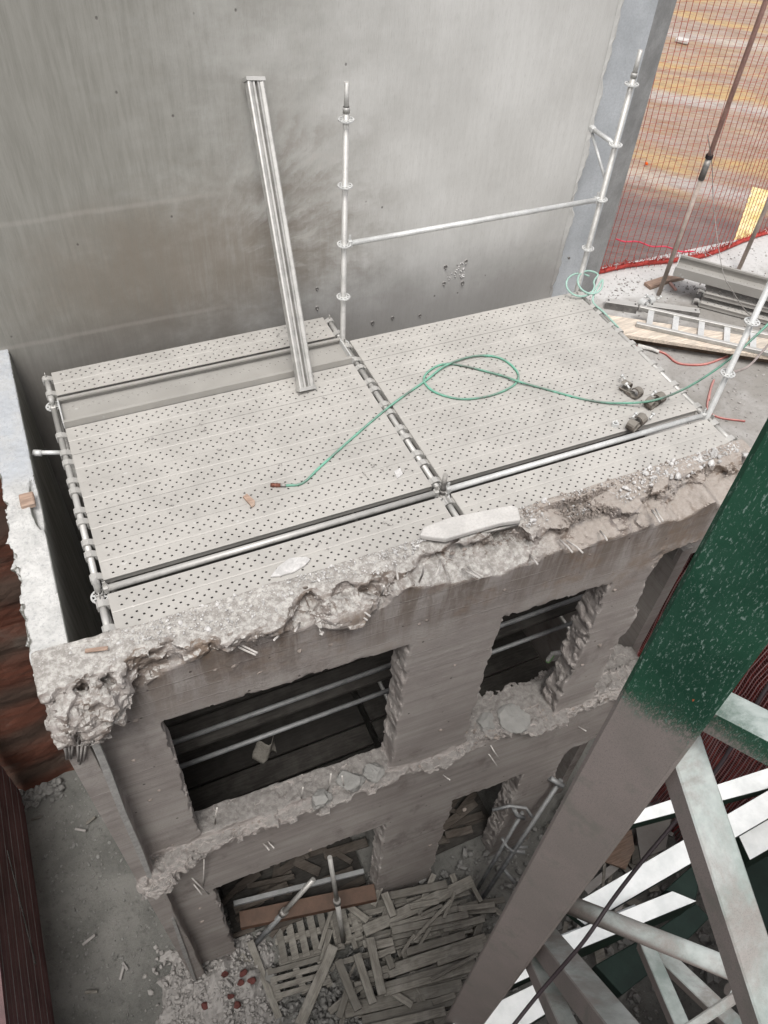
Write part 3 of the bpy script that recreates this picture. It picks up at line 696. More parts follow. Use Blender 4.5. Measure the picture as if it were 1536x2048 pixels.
RB = [-.05, -.55, -1.05, -1.55, -2.05]
standard(0, 2.07, 2.04, .17, 'zinc', RB[:1] + [.45, .95, 1.45, 1.95])
standard(2.57, 2.07, 2.04, .17, 'zinc', [.45, .95, 1.45, 1.95])
standard(2.57, 0, 2.04, .17, 'zincw', [.45, .95, 1.45, 1.95])
standard(0, 0, .03, .16, 'zincd', RB)
standard(-2.57, 2.07, -.02, .07, 'zinc', RB); standard(-2.57, 0, -.0, .16, 'zinc', RB)
def ledger(p, q, mat='zinc', r=.0242):
    mb = MB(); p = Vector(p); q = Vector(q); d = (q - p).normalized(); mb.tube(p + d * .055, q - d * .055, r, 12)
    for e, s_ in ((p, 1), (q, -1)):
        c = e + d * s_ * .05; mb.beam(c - d * s_ * .018, c + d * s_ * .02, .046, .062, bev=.006); mb.beam(c + Vector((0, 0, .02)), c + Vector((0, 0, .075)), .007, .022, up=d)
    return mb.build('ledger', M[mat], scf)
ZL = -.035
for x in (-2.57, 0, 2.57):
    ledger((x, 0, ZL), (x, 2.07, ZL)); ledger((x, 0, ZL), (x, -.40, ZL))
    for z in (-2.05, -4.05): ledger((x, 0, z), (x, 2.07, z))
ledger((-2.57, 2.07, ZL), (-2.57, 2.46, ZL)); ledger((0, 2.07, ZL), (0, 2.46, ZL))
for z in (-.003, -1.05, -2.35, -2.85, -4.55):
    y_ = .012 if z > -.1 else 0
    ledger((-2.57, y_, z), (0, y_, z), 'steel' if z < -1 else 'zinc'); ledger((0, y_, z), (2.57, y_, z), 'zincw' if z > -.1 else 'steel')  # lower ledgers take darker steel, painting in the shade inside
for z in (-2.05, -4.05): ledger((-2.57, 2.07, z), (0, 2.07, z)); ledger((0, 2.07, z), (2.57, 2.07, z))
o = ledger((0, 2.07, .95), (2.57, 2.07, .95), 'zincw', .0235); o.name = 'guard_rail'
# bracket from the rear right standard to the wall
a = Vector((2.57, 2.07, 1.45)); b = at(1185, 258, 'z', 1.45); c = Vector((2.57, 2.07, 1.12))
mb = MB(); mb.tube(a, b, .021, 10); mb.tube(b + Vector((0, 0, -.03)), c, .013, 8); mb.box(b, (.05, .06, .05), bev=.008); mb.build('bracket', M['zincw'], scf)
# tie tube to the left wall
pL = Vector((-2.57, 1.56, -.12)); mb = MB(); mb.tube(pL, (-2.79, 1.62, -.10), .019, 10); mb.tube((-2.74, 1.60, -.105), (-2.80, 1.62, -.10), .027, 10); mb.path([(-2.78, 1.60, -.10), (-2.86, 1.63, -.11)], .006, 6); mb.build('wall_tie', M['zincw'], scf)

# decks
DL, DW = 2.57, .3200
def deck_panel(inverted=False):
    mb = MB(); x0, x1 = .05, DL - .05
    if not inverted:
        cx = .0802; nc = int((x1 - x0) / cx); mx = (x1 - x0 - nc * cx) / 2
        rows = [(.045, 0), (.085, 1), (.118, None), (.195, 0), (.235, 1)]
        rowh = .036; ylist = []
        # strips: plain, row, row, plain, row, row, plain
        def quad(xa, xb, ya, yb, z=0):
            n = len(mb.v); mb.v += [(xa, ya, z), (xb, ya, z), (xb, yb, z), (xa, yb, z)]; mb.f.append((n, n + 1, n + 2, n + 3)); mb.sm.append(False)
        strips = [(.0, .026, None), (.026, .062, 0), (.062, .098, 1), (.098, .134, 0), (.134, .1872, None), (.1872, .2232, 0), (.2232, .2592, 1), (.2592, .2952, 0), (.2952, DW, None)]
        for (ya, yb, st) in strips:
            if st is None:
                if yb - ya > .05:      # shallow centre bead
                    m_ = (ya + yb) / 2
                    quad(x0, x1, ya, m_ - .008); quad(x0, x1, m_ + .008, yb)
                    n = len(mb.v); mb.v += [(x0, m_ - .008, 0), (x1, m_ - .008, 0), (x1, m_, -.0035), (x0, m_, -.0035), (x1, m_ + .008, 0), (x0, m_ + .008, 0)]
                    mb.f += [(n, n + 1, n + 2, n + 3), (n + 3, n + 2, n + 4, n + 5)]; mb.sm += [False, False]
                else: quad(x0, x1, ya, yb)
                continue
            off = mx + (cx / 2 if st else 0)
            if off > 0: quad(x0, x0 + off, ya, yb)
            xe = x0 + off; k_ = nc if not st else nc - 1
            for i in range(k_):
                xa = xe; xb = xa + cx; c_ = ((xa + xb) / 2, (ya + yb) / 2); rr = .0084
                n = len(mb.v); ring = []
                outer = [(xa, ya), (c_[0], ya), (xb, ya), (xb, c_[1]), (xb, yb), (c_[0], yb), (xa, yb), (xa, c_[1])]
                for p in outer: mb.v.append((p[0], p[1], 0))
                for k in range(8):
                    a_ = -3 * math.pi / 4 + k * math.pi / 4; mb.v.append((c_[0] + rr * 1.15 * math.cos(a_), c_[1] + rr * math.sin(a_), 0))
                for k in range(8):
                    a_ = -3 * math.pi / 4 + k * math.pi / 4; mb.v.append((c_[0] + rr * 1.15 * math.cos(a_), c_[1] + rr * math.sin(a_), -.006))
                for k in range(8):
                    k2 = (k + 1) % 8; mb.f += [(n + k, n + k2, n + 8 + k2, n + 8 + k), (n + 8 + k, n + 8 + k2, n + 16 + k2, n + 16 + k)]; mb.sm += [False, False]
                xe = xb
            quad(xe, x1, ya, yb)
        for (ya, s_) in ((0, 1), (DW, -1)):
            n = len(mb.v); e = .016 * s_
            mb.v += [(x0, ya, 0), (x1, ya, 0), (x1, ya, -.006), (x0, ya, -.006), (x1, ya + e, -.010), (x0, ya + e, -.010), (x1, ya + e, -.06), (x0, ya + e, -.06)]
            mb.f += [(n, n + 1, n + 2, n + 3), (n + 3, n + 2, n + 4, n + 5), (n + 5, n + 4, n + 6, n + 7)]; mb.sm += [False] * 3
        mb.box((x0 + .001, DW / 2, -.033), (.004, DW - .01, .055)); mb.box((x1 - .001, DW / 2, -.033), (.004, DW - .01, .055))
    return mb
def make_deck():
    r = thing('scaffold_deck', 'x', 'scaffold deck', (0, 0, 0), 'perforated steel scaffold decks')
    deck_panel().build('deck_panel', M['deck'], r, local=True)
    for xe, s_ in ((0, 1), (DL, -1)):
        for yy in (.055, DW - .055):
            mb = MB(); pr = [(-.034, -.030), (-.034, .012), (-.020, .026), (.012, .026), (.050, .006), (.050, -.035), (.036, -.035), (.030, .004), (.008, .012), (-.014, .012), (-.024, .004), (-.024, -.030)]
            vs = [(xe + s_ * px, yy + sy * .027, pz - .035 + .012) for sy in (-1, 1) for px, pz in pr]; n = len(pr)
            fs = [tuple(range(n)), tuple(range(2 * n - 1, n - 1, -1))] + [(i, i + n, (i + 1) % n + n, (i + 1) % n) for i in range(n)]
            mb.add(vs, fs); mb.build('hook', M['zinc'], r, local=True)
    return r
def make_inverted():
    """deck turned upside down: a trough with rolled edges"""
    r = thing('scaffold_deck', 'x', 'scaffold deck', (0, 0, 0), 'upturned steel scaffold decks')
    mb = MB(); x0, x1 = .05, DL - .05
    mb.box(((x0 + x1) / 2, DW / 2, .003), (x1 - x0, DW - .004, .004))
    for yy, s_ in ((.002, 1), (DW - .002, -1)):
        mb.box(((x0 + x1) / 2, yy, .034), (x1 - x0, .004, .062)); mb.box(((x0 + x1) / 2, yy + s_ * .014, .064), (x1 - x0, .028, .004))
        mb.box(((x0 + x1) / 2, yy + s_ * .027, .057), (x1 - x0, .004, .012))
    # raised dimples round every hole of the upturned sheet
    i = 0
    for yy in (.068, .104, .214, .25):
        for k in range(31):
            x = x0 + .06 + k * .0802 + (.04 if i % 2 else 0)
            if x < x1 - .03: mb.tube((x, yy, .004), (x, yy, .009), .008, 6, True, .0045)
        i += 1
    mb.build('deck_trough', M['deck_in'], r, local=True)
    for xe in (x0, x1):
        mb = MB(); mb.box((xe, DW / 2, .032), (.012, DW, .064), bev=.003); mb.build('end_plate', M['zincw'], r, local=True)
    return r
proto = make_deck(); inv = make_inverted()
PITCH = .3235; Y0 = .085
first = True
def place(x, y, z, label, rot=(0, 0, 0), src=None, grp=None):
    global first
    if src is None:
        if first: first = False; proto.location = (x, y, z); proto.rotation_euler = rot; proto['label'] = label; return proto
        src = proto
    return dup(src, (x, y, z), rot, label, grp)
for i in range(5):
    place(-2.57, Y0 + PITCH * i, rnd.uniform(-.003, .002), 'perforated steel deck, %s behind the front pipe in the left bay' % ORD[i])
place(-2.57, -.36, .0, 'perforated steel deck of left bay lying in front of the pipe beside the rubble')
place(-2.57, 2.135, .0, 'rearmost steel deck of left bay beyond the dark slot, nearest the tall wall')
for i in range(6):
    place(0, Y0 + PITCH * i, rnd.uniform(-.003, .002), 'perforated steel deck, %s behind the shiny pipe in the right bay' % ORD[i])
place(0, -.36, .0, 'perforated steel deck of right bay lying in front of the shiny pipe')
inv.location = (-2.57, Y0 + PITCH * 5 + .004, -.006); inv['label'] = 'upturned steel deck forming a trough under the foot of the leaning beam'
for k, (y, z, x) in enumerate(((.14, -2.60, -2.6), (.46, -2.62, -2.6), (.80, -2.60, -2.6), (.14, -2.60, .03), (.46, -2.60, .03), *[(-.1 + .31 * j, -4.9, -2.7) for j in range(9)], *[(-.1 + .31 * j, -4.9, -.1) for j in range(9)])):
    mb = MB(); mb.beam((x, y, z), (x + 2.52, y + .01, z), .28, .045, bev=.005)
    if k >= 5: mb.v = [(v[0], v[1] + .0, v[2]) for v in mb.v]; lab_ = 'board added deep inside behind the window openings to keep the lower interior dark'  # these boards are added to keep light off the lower interior
    else: lab_ = 'shade-coloured lower lift board in the %s window opening, %s from the wall' % ('left' if k < 3 else 'right', ORD[k % 3])
    tag(mb.build('shaded_board', M['oldwood']), lab_, 'board', 'boards of the lower lift' if k < 5 else 'boards added deep inside for darkness')  # near-black board colour paints the shade of the interior

# leaning beam: a long narrow rolled section with end plates
lb = Vector((-.575, 1.50, .012)); lt = at(505, 160, 'y', 2.86)
lean = thing('steel_beam', 'long narrow ribbed steel beam leaning against the tall stained wall', 'beam', tuple(lb))
d = (lt - lb).normalized(); side = Vector((1, .28, 0)); side = (side - d * side.dot(d)).normalized(); nrm = side.cross(d)
if nrm.y > 0: nrm = -nrm
def lean_part(profile, name, mat, t0=0, t1=1):
    mb = MB(); n = len(profile); L = (lt - lb); vs = []
    for t in (t0, t1):
        for (a, b) in profile: vs.append(lb + L * t + side * a + nrm * b)
    mb.add(vs, [(i, (i + 1) % n, n + (i + 1) % n, n + i) for i in range(n)] + [tuple(range(n - 1, -1, -1)), tuple(range(n, 2 * n))]); return mb.build(name, M[mat], lean)
for s_ in (-1, 1):
    lean_part([(s_ * .072, 0), (s_ * .072, .05), (s_ * .060, .056), (s_ * .036, .050), (s_ * .030, .04), (s_ * .026, .05), (s_ * .012, .052), (s_ * .010, 0)][::s_], 'flange', 'zinc')
lean_part([(-.01, .0), (-.01, .018), (.01, .018), (.01, 0)][::-1], 'web', 'zincd')
for t in (-.003, .992): lean_part([(-.082, -.01), (-.082, .062), (.082, .062), (.082, -.01)][::-1], 'end_plate', 'zinc', t, t + .012)

# =================================================================== THINGS ON THE DECK
def smooth_path(pts, n=10):
    pts = [Vector(p) for p in pts]; out = []
    P = [2 * pts[0] - pts[1]] + pts + [2 * pts[-1] - pts[-2]]
    for i in range(1, len(P) - 2):
        for k in range(n):
            t = k / n; a, b, c, d_ = P[i - 1:i + 3]
            out.append(.5 * ((2 * b) + (c - a) * t + (2 * a - 5 * b + 4 * c - d_) * t * t + (3 * b - a - 3 * c + d_) * t ** 3))
    return out + [pts[-1]]
hz = .012
hp = [(570, 971, hz), (605, 966, hz), (640, 934, hz), (700, 880, hz), (780, 812, hz), (850, 762, hz), (893, 730, hz + .02), (950, 712, hz + .01), (1000, 716, hz), (1034, 743, hz), (1030, 768, hz), (985, 790, hz), (925, 798, hz), (872, 785, hz), (848, 762, hz + .0), (858, 742, hz), (888, 728, hz), (928, 732, hz), (1000, 750, hz + .005),
      (1035, 762, hz + .022), (1080, 775, hz), (1180, 801, hz), (1250, 806, hz + .03), (1310, 800, hz + .10), (1370, 777, .24), (1430, 740, .42), (1480, 700, .58), (1536, 648, .75), (1600, 580, .95)]
hose = thing('air_hose', 'green rubber hose looping over the decks and rising off to the right', 'hose', tuple(at(570, 971, 'z', 0)))
MB().path(smooth_path([at(u, v, 'z', z) for u, v, z in hp], 9), .0098, 8).build('hose_line', M['hose'], hose)
a = at(572, 971, 'z', .014); b = at(541, 970, 'z', .014); d = (b - a).normalized(); L = (b - a).length
mb = MB(); mb.tube(a, a + d * L * .35, .014, 10); mb.build('ferrule', M['zincd'], hose)
mb = MB(); mb.tube(a + d * L * .35, a + d * L, .0165, 6); mb.tube(a + d * L * .55, a + d * L * .62, .019, 12); mb.tube(a + d * L * .8, a + d * L * .86, .019, 12); mb.build('coupling', M['brass'], hose)
# coil hanging at the rear right standard
mb = MB(); c0 = Vector((2.57, 2.05, .06)); pts = []
for k in range(26):
    a_ = k / 25 * 2 * math.pi * 1.9 + .6; pts.append(c0 + Vector((.17 * math.cos(a_) * (1 - k * .010) + (.05 if k > 12 else -.04), -.05 + .10 * math.sin(a_) - k * .002, .03 + .07 * math.sin(a_) + k * .002)))
pts += [at(1185, 600, 'z', .012), at(1207, 624, 'z', .012), at(1232, 650, 'z', .0), at(1245, 664, 'z', -.1)]
tag(mb.path(smooth_path(pts, 4), .0095, 8).build('air_hose', M['hose2']), 'pale green hose coiled round the foot of the rear right standard', 'hose')

# scaffold couplers
def coupler(p, rz, label, mat='coup', s_=1.0, tilt=0):
    t = thing('scaffold_coupler', label, 'coupler', tuple(p), 'dark steel couplers lying on the deck'); t.rotation_euler = (tilt, 0, rz)
    def ringhalf(cx, open_):
        mb = MB(); n = 14; a0, a1 = (0.5, 5.8)
        vs = []; 
        for k in range(n + 1):
            a_ = a0 + (a1 - a0) * k / n
            for (r, y) in ((.034, -.026), (.034, .026), (.025, .026), (.025, -.026)): vs.append((s_ * (cx + r * math.cos(a_)), s_ * y, s_ * (.034 + r * math.sin(a_))))
        fs = []
        for k in range(n):
            for j in range(4): fs.append((k * 4 + j, k * 4 + (j + 1) % 4, (k + 1) * 4 + (j + 1) % 4, (k + 1) * 4 + j))
        fs += [(0, 1, 2, 3), (n * 4 + 3, n * 4 + 2, n * 4 + 1, n * 4)]
        return mb.add(vs, fs)
    ringhalf(0, 1).build('jaw', M[mat], t, local=True)
    m2 = ringhalf(0, 1); R = Matrix.Translation((.078 * s_, 0, 0)) @ Matrix.Rotation(math.pi / 2, 4, 'Z'); m2.v = [tuple(R @ Vector(v)) for v in m2.v]; m2.build('jaw', M[mat], t, local=True)
    MB().box((.039 * s_, 0, .012 * s_), (.04 * s_, .05 * s_, .022 * s_), bev=.004).build('bridge', M[mat], t, local=True)
    for (x, y, z) in ((.036, .034, .05), (.11, -.036, .05)):
        mb = MB(); mb.tube((x * s_, y * s_, z * s_), (x * s_ + .03 * s_, y * s_, z * s_ + .012 * s_), .006 * s_, 6); mb.tube((x * s_ + .026 * s_, y * s_, z * s_ + .011 * s_), (x * s_ + .038 * s_, y * s_, z * s_ + .015 * s_), .012 * s_, 6); mb.build('bolt', M['zincw'], t, local=True)
    return t
coupler(at(1268, 795, 'z', .0), 1.9, 'dark steel coupler lying closest to the green hose, rearmost of the three', tilt=.25, s_=1.45)
coupler(at(1298, 815, 'z', .0), .25, 'dark steel coupler with open jaws lying right of the other two', s_=1.45)
coupler(at(1262, 860, 'z', .0), .35, 'dark steel coupler lying by the pipe beside the small bright nut', s_=1.45)
t = thing('clamp_nut', 'small bright zinc collar nut lying left of the dark couplers', 'nut', tuple(at(1229, 852, 'z', 0)))
mb = MB(); n = 6
for k in range(6):
    a0 = k * math.pi / 3; a1 = a0 + math.pi / 3
    for zz in (0,): mb.add([(r * math.cos(a), r * math.sin(a), z) for (r, a, z) in ((.034, a0, 0), (.034, a1, 0), (.030, a1, .036), (.030, a0, .036), (.017, a0, .036), (.017, a1, .036), (.017, a1, .004), (.017, a0, .004))], [(0, 1, 2, 3), (3, 2, 5, 4), (4, 5, 6, 7)])
mb.build('collar', M['zincw'], t, local=True); MB().tube((0, 0, .03), (.02, .012, .05), .008, 8).build('pin', M['zincw'], t, local=True)

def slanted_block(name, pts_z, h, mat, label, cat, z0=.004, grp=None, bevel=.002):
    P_ = [at(u, v, 'z', z0) for u, v in pts_z]; c = sum(P_, Vector()) / len(P_); mb = MB()
    mb.prism([(p.x - c.x, p.y - c.y) for p in P_], 0, h); mb.v = [(v[0] + c.x, v[1] + c.y, v[2] + z0) for v in mb.v]
    return tag(mb.build(name, M[mat], bevel=bevel), label, cat, grp)
slanted_block('wood_block', [(486, 996), (504, 1016), (510, 1012), (510, 1004), (494, 990)], .018, 'brown', 'small pinkish brown wood block lying on the left bay decks', 'wood block')
# leaf-shaped mortar slab, thin, on the front deck
slanted_block('mortar_flake', [(541, 1156), (556, 1136), (580, 1118), (612, 1116), (621, 1121), (610, 1133), (588, 1146), (560, 1154)], .016, 'chipw', 'thin leaf shaped flake of mortar on the front deck', 'mortar flake')
slanted_block('mortar_flake', [(788, 944), (800, 936), (806, 948), (794, 958)], .006, 'chipw', 'small square flake of grey mortar among scattered chips', 'mortar flake')
slanted_block('mortar_slab', [(838, 1078), (846, 1062), (900, 1042), (960, 1030), (1022, 1018), (1034, 1024), (1040, 1048), (1000, 1054), (950, 1068), (890, 1086), (858, 1082)], .05, 'slab', 'smooth white mortar slab lying on the broken wall top beside the middle pipe', 'mortar slab', .035, None, .012)
MB_ = MB(); a = at(962, 1066, 'z', .0); b = at(1040, 1048, 'z', .0); MB_.path([a, (a + b) / 2, b], .014, 8); tag(MB_.build('steel_rod', M['zincd']), 'dark round rod bedded under the smooth white mortar slab', 'rod')
# stick on the corner of the wall
mb = MB(); a = at(170, 1302, 'z', .05); b = at(216, 1296, 'z', .06); mb.beam(a, b, .028, .012, bev=.003); tag(mb.build('wood_stick', M['brown']), 'short brown stick lying on the white wall corner at the left', 'stick')
# brown block set in the top of the left wall
mb = MB(); c = at(48, 1003, 'z', .02); mb.box((-2.89, c.y, .02), (.10, .13, .05), bev=.008); tag(mb.build('wood_block', M['brown']), 'worn brown block bedded in the top of the left wall', 'wood block')
# chips scattered over the decks
G = 'small concrete chips scattered over the decks'
spots = [(555, 672), (410, 698), (442, 700), (512, 800), (405, 848), (408, 862), (467, 866), (508, 882), (440, 900), (650, 796), (733, 950), (722, 955), (745, 932), (765, 940), (778, 935), (812, 940), (826, 942), (724, 985), (590, 1023), (600, 1090), (612, 1090), (770, 1045), (780, 1050), (805, 1036), (797, 1004), (430, 700), (1120, 800), (560, 930), (300, 880), (345, 1010), (700, 1150), (690, 1145), (760, 1130), (935, 880), (1050, 845), (655, 1100), (640, 1088), (590, 1100)]
for i, (u, v) in enumerate(spots):
    mb = MB(); p = at(u, v, 'z', .004); r = rnd.uniform(.007, .014)
    for k in range(rnd.randint(2, 5)): mb.rock((p.x + rnd.uniform(-.02, .02), p.y + rnd.uniform(-.012, .012), .004 + r * .4), r * rnd.uniform(.4, 1), .5)
    tag(mb.build('concrete_chip', M['chip']), 'small pale crumb of broken concrete on the perforated decks', 'chip', G)
tag(MB().path([at(725, 944, 'z', .006), at(739, 959, 'z', .006)], .003, 6).build('tie_wire', M['zincd']), 'short thin dark wire lying beside the square mortar flake', 'wire')
# rubble along the broken head of the wall
mb = MB()
for i in range(2600):
    x = rnd.uniform(-3.0, 2.55); ty = np.interp(x, TOPX, TOPY)
    y = rnd.uniform(ty + .015, -.37); r = abs(rnd.gauss(0, .0045)) + .002
    if rnd.random() < .03: r *= 2.5
    if x < -2.6 and rnd.random() < .8: continue
    zt = .025 - (.10 if abs(x - .9) < .3 and y < -.42 else 0)
    mb.rock((x, y, zt + rnd.uniform(-.004, .006)), r, .6)
for i in range(60):
    x = rnd.gauss(1.9, .3); y = rnd.uniform(-.54, -.36); mb.rock((x, y, rnd.uniform(.0, .03)), rnd.uniform(.01, .035), .7)
mb2 = MB()
for i in range(1500):
    x = rnd.gauss(.98, .42); y = rnd.uniform(-.60, -.36); mb2.rock((x, y, rnd.uniform(-.03, .02) - (.05 if y < -.45 else 0)), abs(rnd.gauss(0, .007)) + .003, .7)
for i in range(700):
    x = rnd.uniform(-2.9, 2.0); y = YF(x) - rnd.uniform(-.22, .05); mb2.rock((x, y, -3.17 + rnd.uniform(-.02, .02)), abs(rnd.gauss(0, .008)) + .003, .7)
tag(mb2.build('rubble', M['chipb']), kind='stuff', cat='rubble', label='brownish crumbs lying right of the white slab and along the sills')
tag(mb.build('rubble', M['chipw']), kind='stuff', cat='rubble', label='loose pale crumbs and lumps lying along the broken wall heads')
# bigger slabs of rubble on the sill of the right window
for (u, v, r, lab_) in ((972, 1446, .13, 'cracked flat lump of concrete at the left of the right window sill'), (1025, 1438, .17, 'larger flat lump of concrete in the middle of the right window sill')):
    mb = MB(); lump(mb, at(u, v, 'z', -3.15), r, .34, u); tag(mb.build('concrete_lump', M['chipd']), lab_, 'concrete lump')
# upright chunks on the slab nib in the left window
for (u, v, r, lb_) in ((700, 1560, .10, 'jagged concrete chunk standing upright near the pier on the left window sill'), (640, 1598, .08, 'jagged concrete chunk in the middle of the left window sill'), (745, 1545, .09, 'rounded concrete chunk touching the pier on the left window sill')):
    p = at(u, v, 'z', -3.08); mb = MB(); lump(mb, p, r * 1.2, .85, u); lump(mb, p + Vector((r * .7, 0, -.03)), r * .8, .8, v); o = mb.build('concrete_chunk', M['chipd']); tag(o, lb_, 'concrete chunk')
mb = MB(); p = at(1108, 1312, 'y', -.25); t = thing('daylight_panel', 'pale and green panel standing in for daylight in the right window opening', 'daylight_panel', tuple(p))  # white and green panel standing in for a bright gap to daylight
mb.box(p, (.16, .05, .16), Matrix.Rotation(.3, 3, 'Y'), bev=.02); mb.build('daylight_panel_body', M['tie'], t)
mb = MB(); mb.box(p + Vector((-.05, -.004, .0)), (.05, .054, .165), Matrix.Rotation(.3, 3, 'Y'), bev=.02); mb.build('daylight_green_band', simple('light_green_daylight', (.30, .55, .22), .2, 8), t)
# torn sheet hanging inside the left window
p = at(531, 1502, 'y', .0); mb = MB(); n = 8
for j in range(n + 1):
    for i in range(n + 1):
        s_, t_ = i / n, j / n; mb.v.append((p.x - .09 + .20 * s_ - .05 * t_ * (1 - s_), .02 + .05 * math.sin(s_ * 7 + t_ * 2) - .05 * t_, p.z + .12 + .05 * s_ - .28 * t_ * (.75 + .25 * s_) + .012 * math.sin(s_ * 17) * t_))
for j in range(n):
    for i in range(n): a = j * (n + 1) + i; mb.f.append((a, a + 1, a + n + 2, a + n + 1)); mb.sm.append(True)
o = mb.build('torn_sheet', M['wood']); md = o.modifiers.new('t', 'SOLIDIFY'); md.thickness = .003
tag(o, 'torn grey sheet hanging in the dark left window opening', 'sheet')

# =================================================================== PAVEMENT AT THE RIGHT
PZ = -.8
def zdir(p, q): return math.atan2(q.y - p.y, q.x - p.x)
# stack of decks
a = at(1338, 546, 'z', PZ + .32); b = at(1536, 600, 'z', PZ + .32); r1 = zdir(a, b)
place(a.x, a.y, PZ + .30, 'bright upturned steel deck on top of the pile beside the red netting', (0, 0, r1), inv, 'steel decks piled on the pavement').scale = (1, 1.05, 1.7)
a = at(1400, 590, 'z', PZ + .16); place(a.x, a.y, PZ + .20, 'upper of two dusty steel decks piled below the bright upturned one', (0, 0, r1 + .05), proto, 'steel decks piled on the pavement')
a = at(1392, 606, 'z', PZ + .06); place(a.x, a.y, PZ + .075, 'lowest steel deck of the pile beside the red netting', (0, 0, r1 + .03), proto, 'steel decks piled on the pavement')
a = at(1420, 600, 'z', PZ); 
for k, s_ in enumerate((0.35, 1.9)):
    c = a + Vector((math.cos(r1), math.sin(r1), 0)) * s_ + Vector((.05, .15, 0)); MB_ = MB(); MB_.beam((c.x - .1, c.y - .25, PZ + .11 * 1.0 + .03 - .03), (c.x + .1, c.y + .25, PZ + .11), .05, .0001)
# two steel channels with a coupler between them
for k, ((u0, v0), (u1, v1), lab) in enumerate((((1212, 604), (1276, 614), 'short grey steel channel lying at the foot of the pilaster'), ((1296, 612), (1400, 626), 'grey steel channel lying at the foot of the rusty pole'))):
    a = at(u0, v0, 'z', PZ + .09); b = at(u1, v1, 'z', PZ + .09); t = thing('steel_channel', lab, 'steel channel', (a.x, a.y, PZ))
    dd = (b - a); dd.z = 0; nn_ = Vector((-dd.y, dd.x, 0)).normalized()
    mb = MB(); lo = Vector((0, 0, -.05)); mb.beam(a + lo, b + lo, .006, .094); mb.beam(a + nn_ * .045 + 2 * lo, b + nn_ * .045 + 2 * lo, .09, .006); mb.build('web', M['zincd'], t)
    mb = MB(); mb.beam(a + nn_ * .045, b + nn_ * .045, .096, .006, bev=.001); mb.build('flange', M['zinc'], t)
    mb = MB(); 
    for s_ in (.08, .92): c = a + dd * s_ + nn_ * .045; mb.tube((c.x, c.y, c.z + .003), (c.x, c.y, c.z + .007), .012, 8)
    mb.build('bolt', M['black'], t)
coupler(at(1284, 614, 'z', PZ + .06), .2, 'pale dusty coupler sitting between the two steel channels', 'zincw', 1.5)['group'] = 'pavement couplers'
# pale plank and the ladder on it
a = at(1200, 622, 'z', PZ + .14); b = at(1245, 672, 'z', PZ + .14); c = at(1536, 716, 'z', PZ + .14); d = at(1536, 672, 'z', PZ + .14)
mb = MB(); ax_ = (c - b).normalized(); w_ = .34; p0 = (a + b) / 2 + Vector((-.08, .0, 0)); mb.beam(p0, p0 + ax_ * 3.0, w_, .045, bev=.004); tag(mb.build('wood_plank', M['ply']), 'pale wide wooden plank lying under the aluminium ladder', 'plank')
mb = MB(); mb.beam(p0 + ax_ * .2 - Vector((0, -.05, .078)), p0 + ax_ * 2.9 - Vector((0, -.05, .078)), w_ * .62, .11); tag(mb.build('timber_beam', M['beam_shadow']), 'timber beam under the pale plank, darkened for the shadow there', 'timber beam')  # beam colour darkened to paint the shadow beneath the plank
lad = thing('ladder', 'dusty aluminium ladder lying flat on the pale plank', 'ladder', tuple(at(1270, 660, 'z', PZ + .17)))
la0 = at(1272, 648, 'z', PZ + .19); la1 = at(1452, 688, 'z', PZ + .19); lb0 = at(1300, 620, 'z', PZ + .19); lb1 = at(1470, 656, 'z', PZ + .19)
dl = (la1 - la0).normalized(); wv = (lb0 - la0); wv = wv - dl * wv.dot(dl); LL = 2.6
for s_ in (0, 1):
    p = la0 + wv * s_; MB().beam(p, p + dl * LL, .045, .05, bev=.004).build('rail', M['zinc'], lad)
for k in range(9):
    p = la0 + dl * (.14 + k * .28); MB().beam(p, p + wv, .065, .02).build('rung', M['zincw'], lad)
mb = MB(); 
slanted_block('wood_offcut', [(1287, 570), (1330, 556), (1368, 560), (1340, 566), (1300, 580)], .04, 'brown', 'pale wood offcut lying between the rusty poles on the pavement', 'offcut', PZ + .004)
MB_ = MB(); MB_.beam(at(1340, 566, 'z', PZ + .02), at(1352, 580, 'z', PZ + .02), .03, .02); tag(MB_.build('wood_stick', M['rustpole']), 'short red brown stick beside the pale offcut', 'stick')
# red hose with its connector and a grey hose
t = thing('air_hose', 'red hose with a bandaged white connector lying on the pavement', 'hose', tuple(at(1300, 698, 'z', PZ)))
hp2 = [(1258, 685), (1268, 690), (1300, 697), (1330, 707), (1352, 724), (1375, 729), (1410, 728), (1445, 716), (1480, 700), (1530, 680), (1580, 665)]
MB().path(smooth_path([at(u, v, 'z', PZ + .014) for u, v in hp2], 6), .013, 8).build('hose_line', M['redhose'], t)
MB().path(smooth_path([at(u, v, 'z', PZ + .03) for u, v in ((1275, 691), (1285, 694), (1300, 697), (1318, 704))], 5), .028, 10, r1=.018).build('connector', M['tie'], t)
t = MB().path(smooth_path([at(u, v, 'z', z) for u, v, z in ((1452, 748, .42), (1475, 742, .3), (1500, 730, .1), (1536, 690, -.1), (1570, 650, -.3))], 6), .011, 8)
tag(t.build('air_hose', M['greyhose']), 'grey dusty hose hanging from the front right standard', 'hose')
t = MB().path(smooth_path([at(u, v, 'z', PZ + .014) for u, v in ((1418, 800), (1422, 775), (1428, 760), (1418, 790), (1416, 820), (1440, 835), (1490, 842))], 6), .010, 8)
tag(t.build('air_hose', M['redhose']), 'thin red hose lying on the pavement behind the front right standard', 'hose')
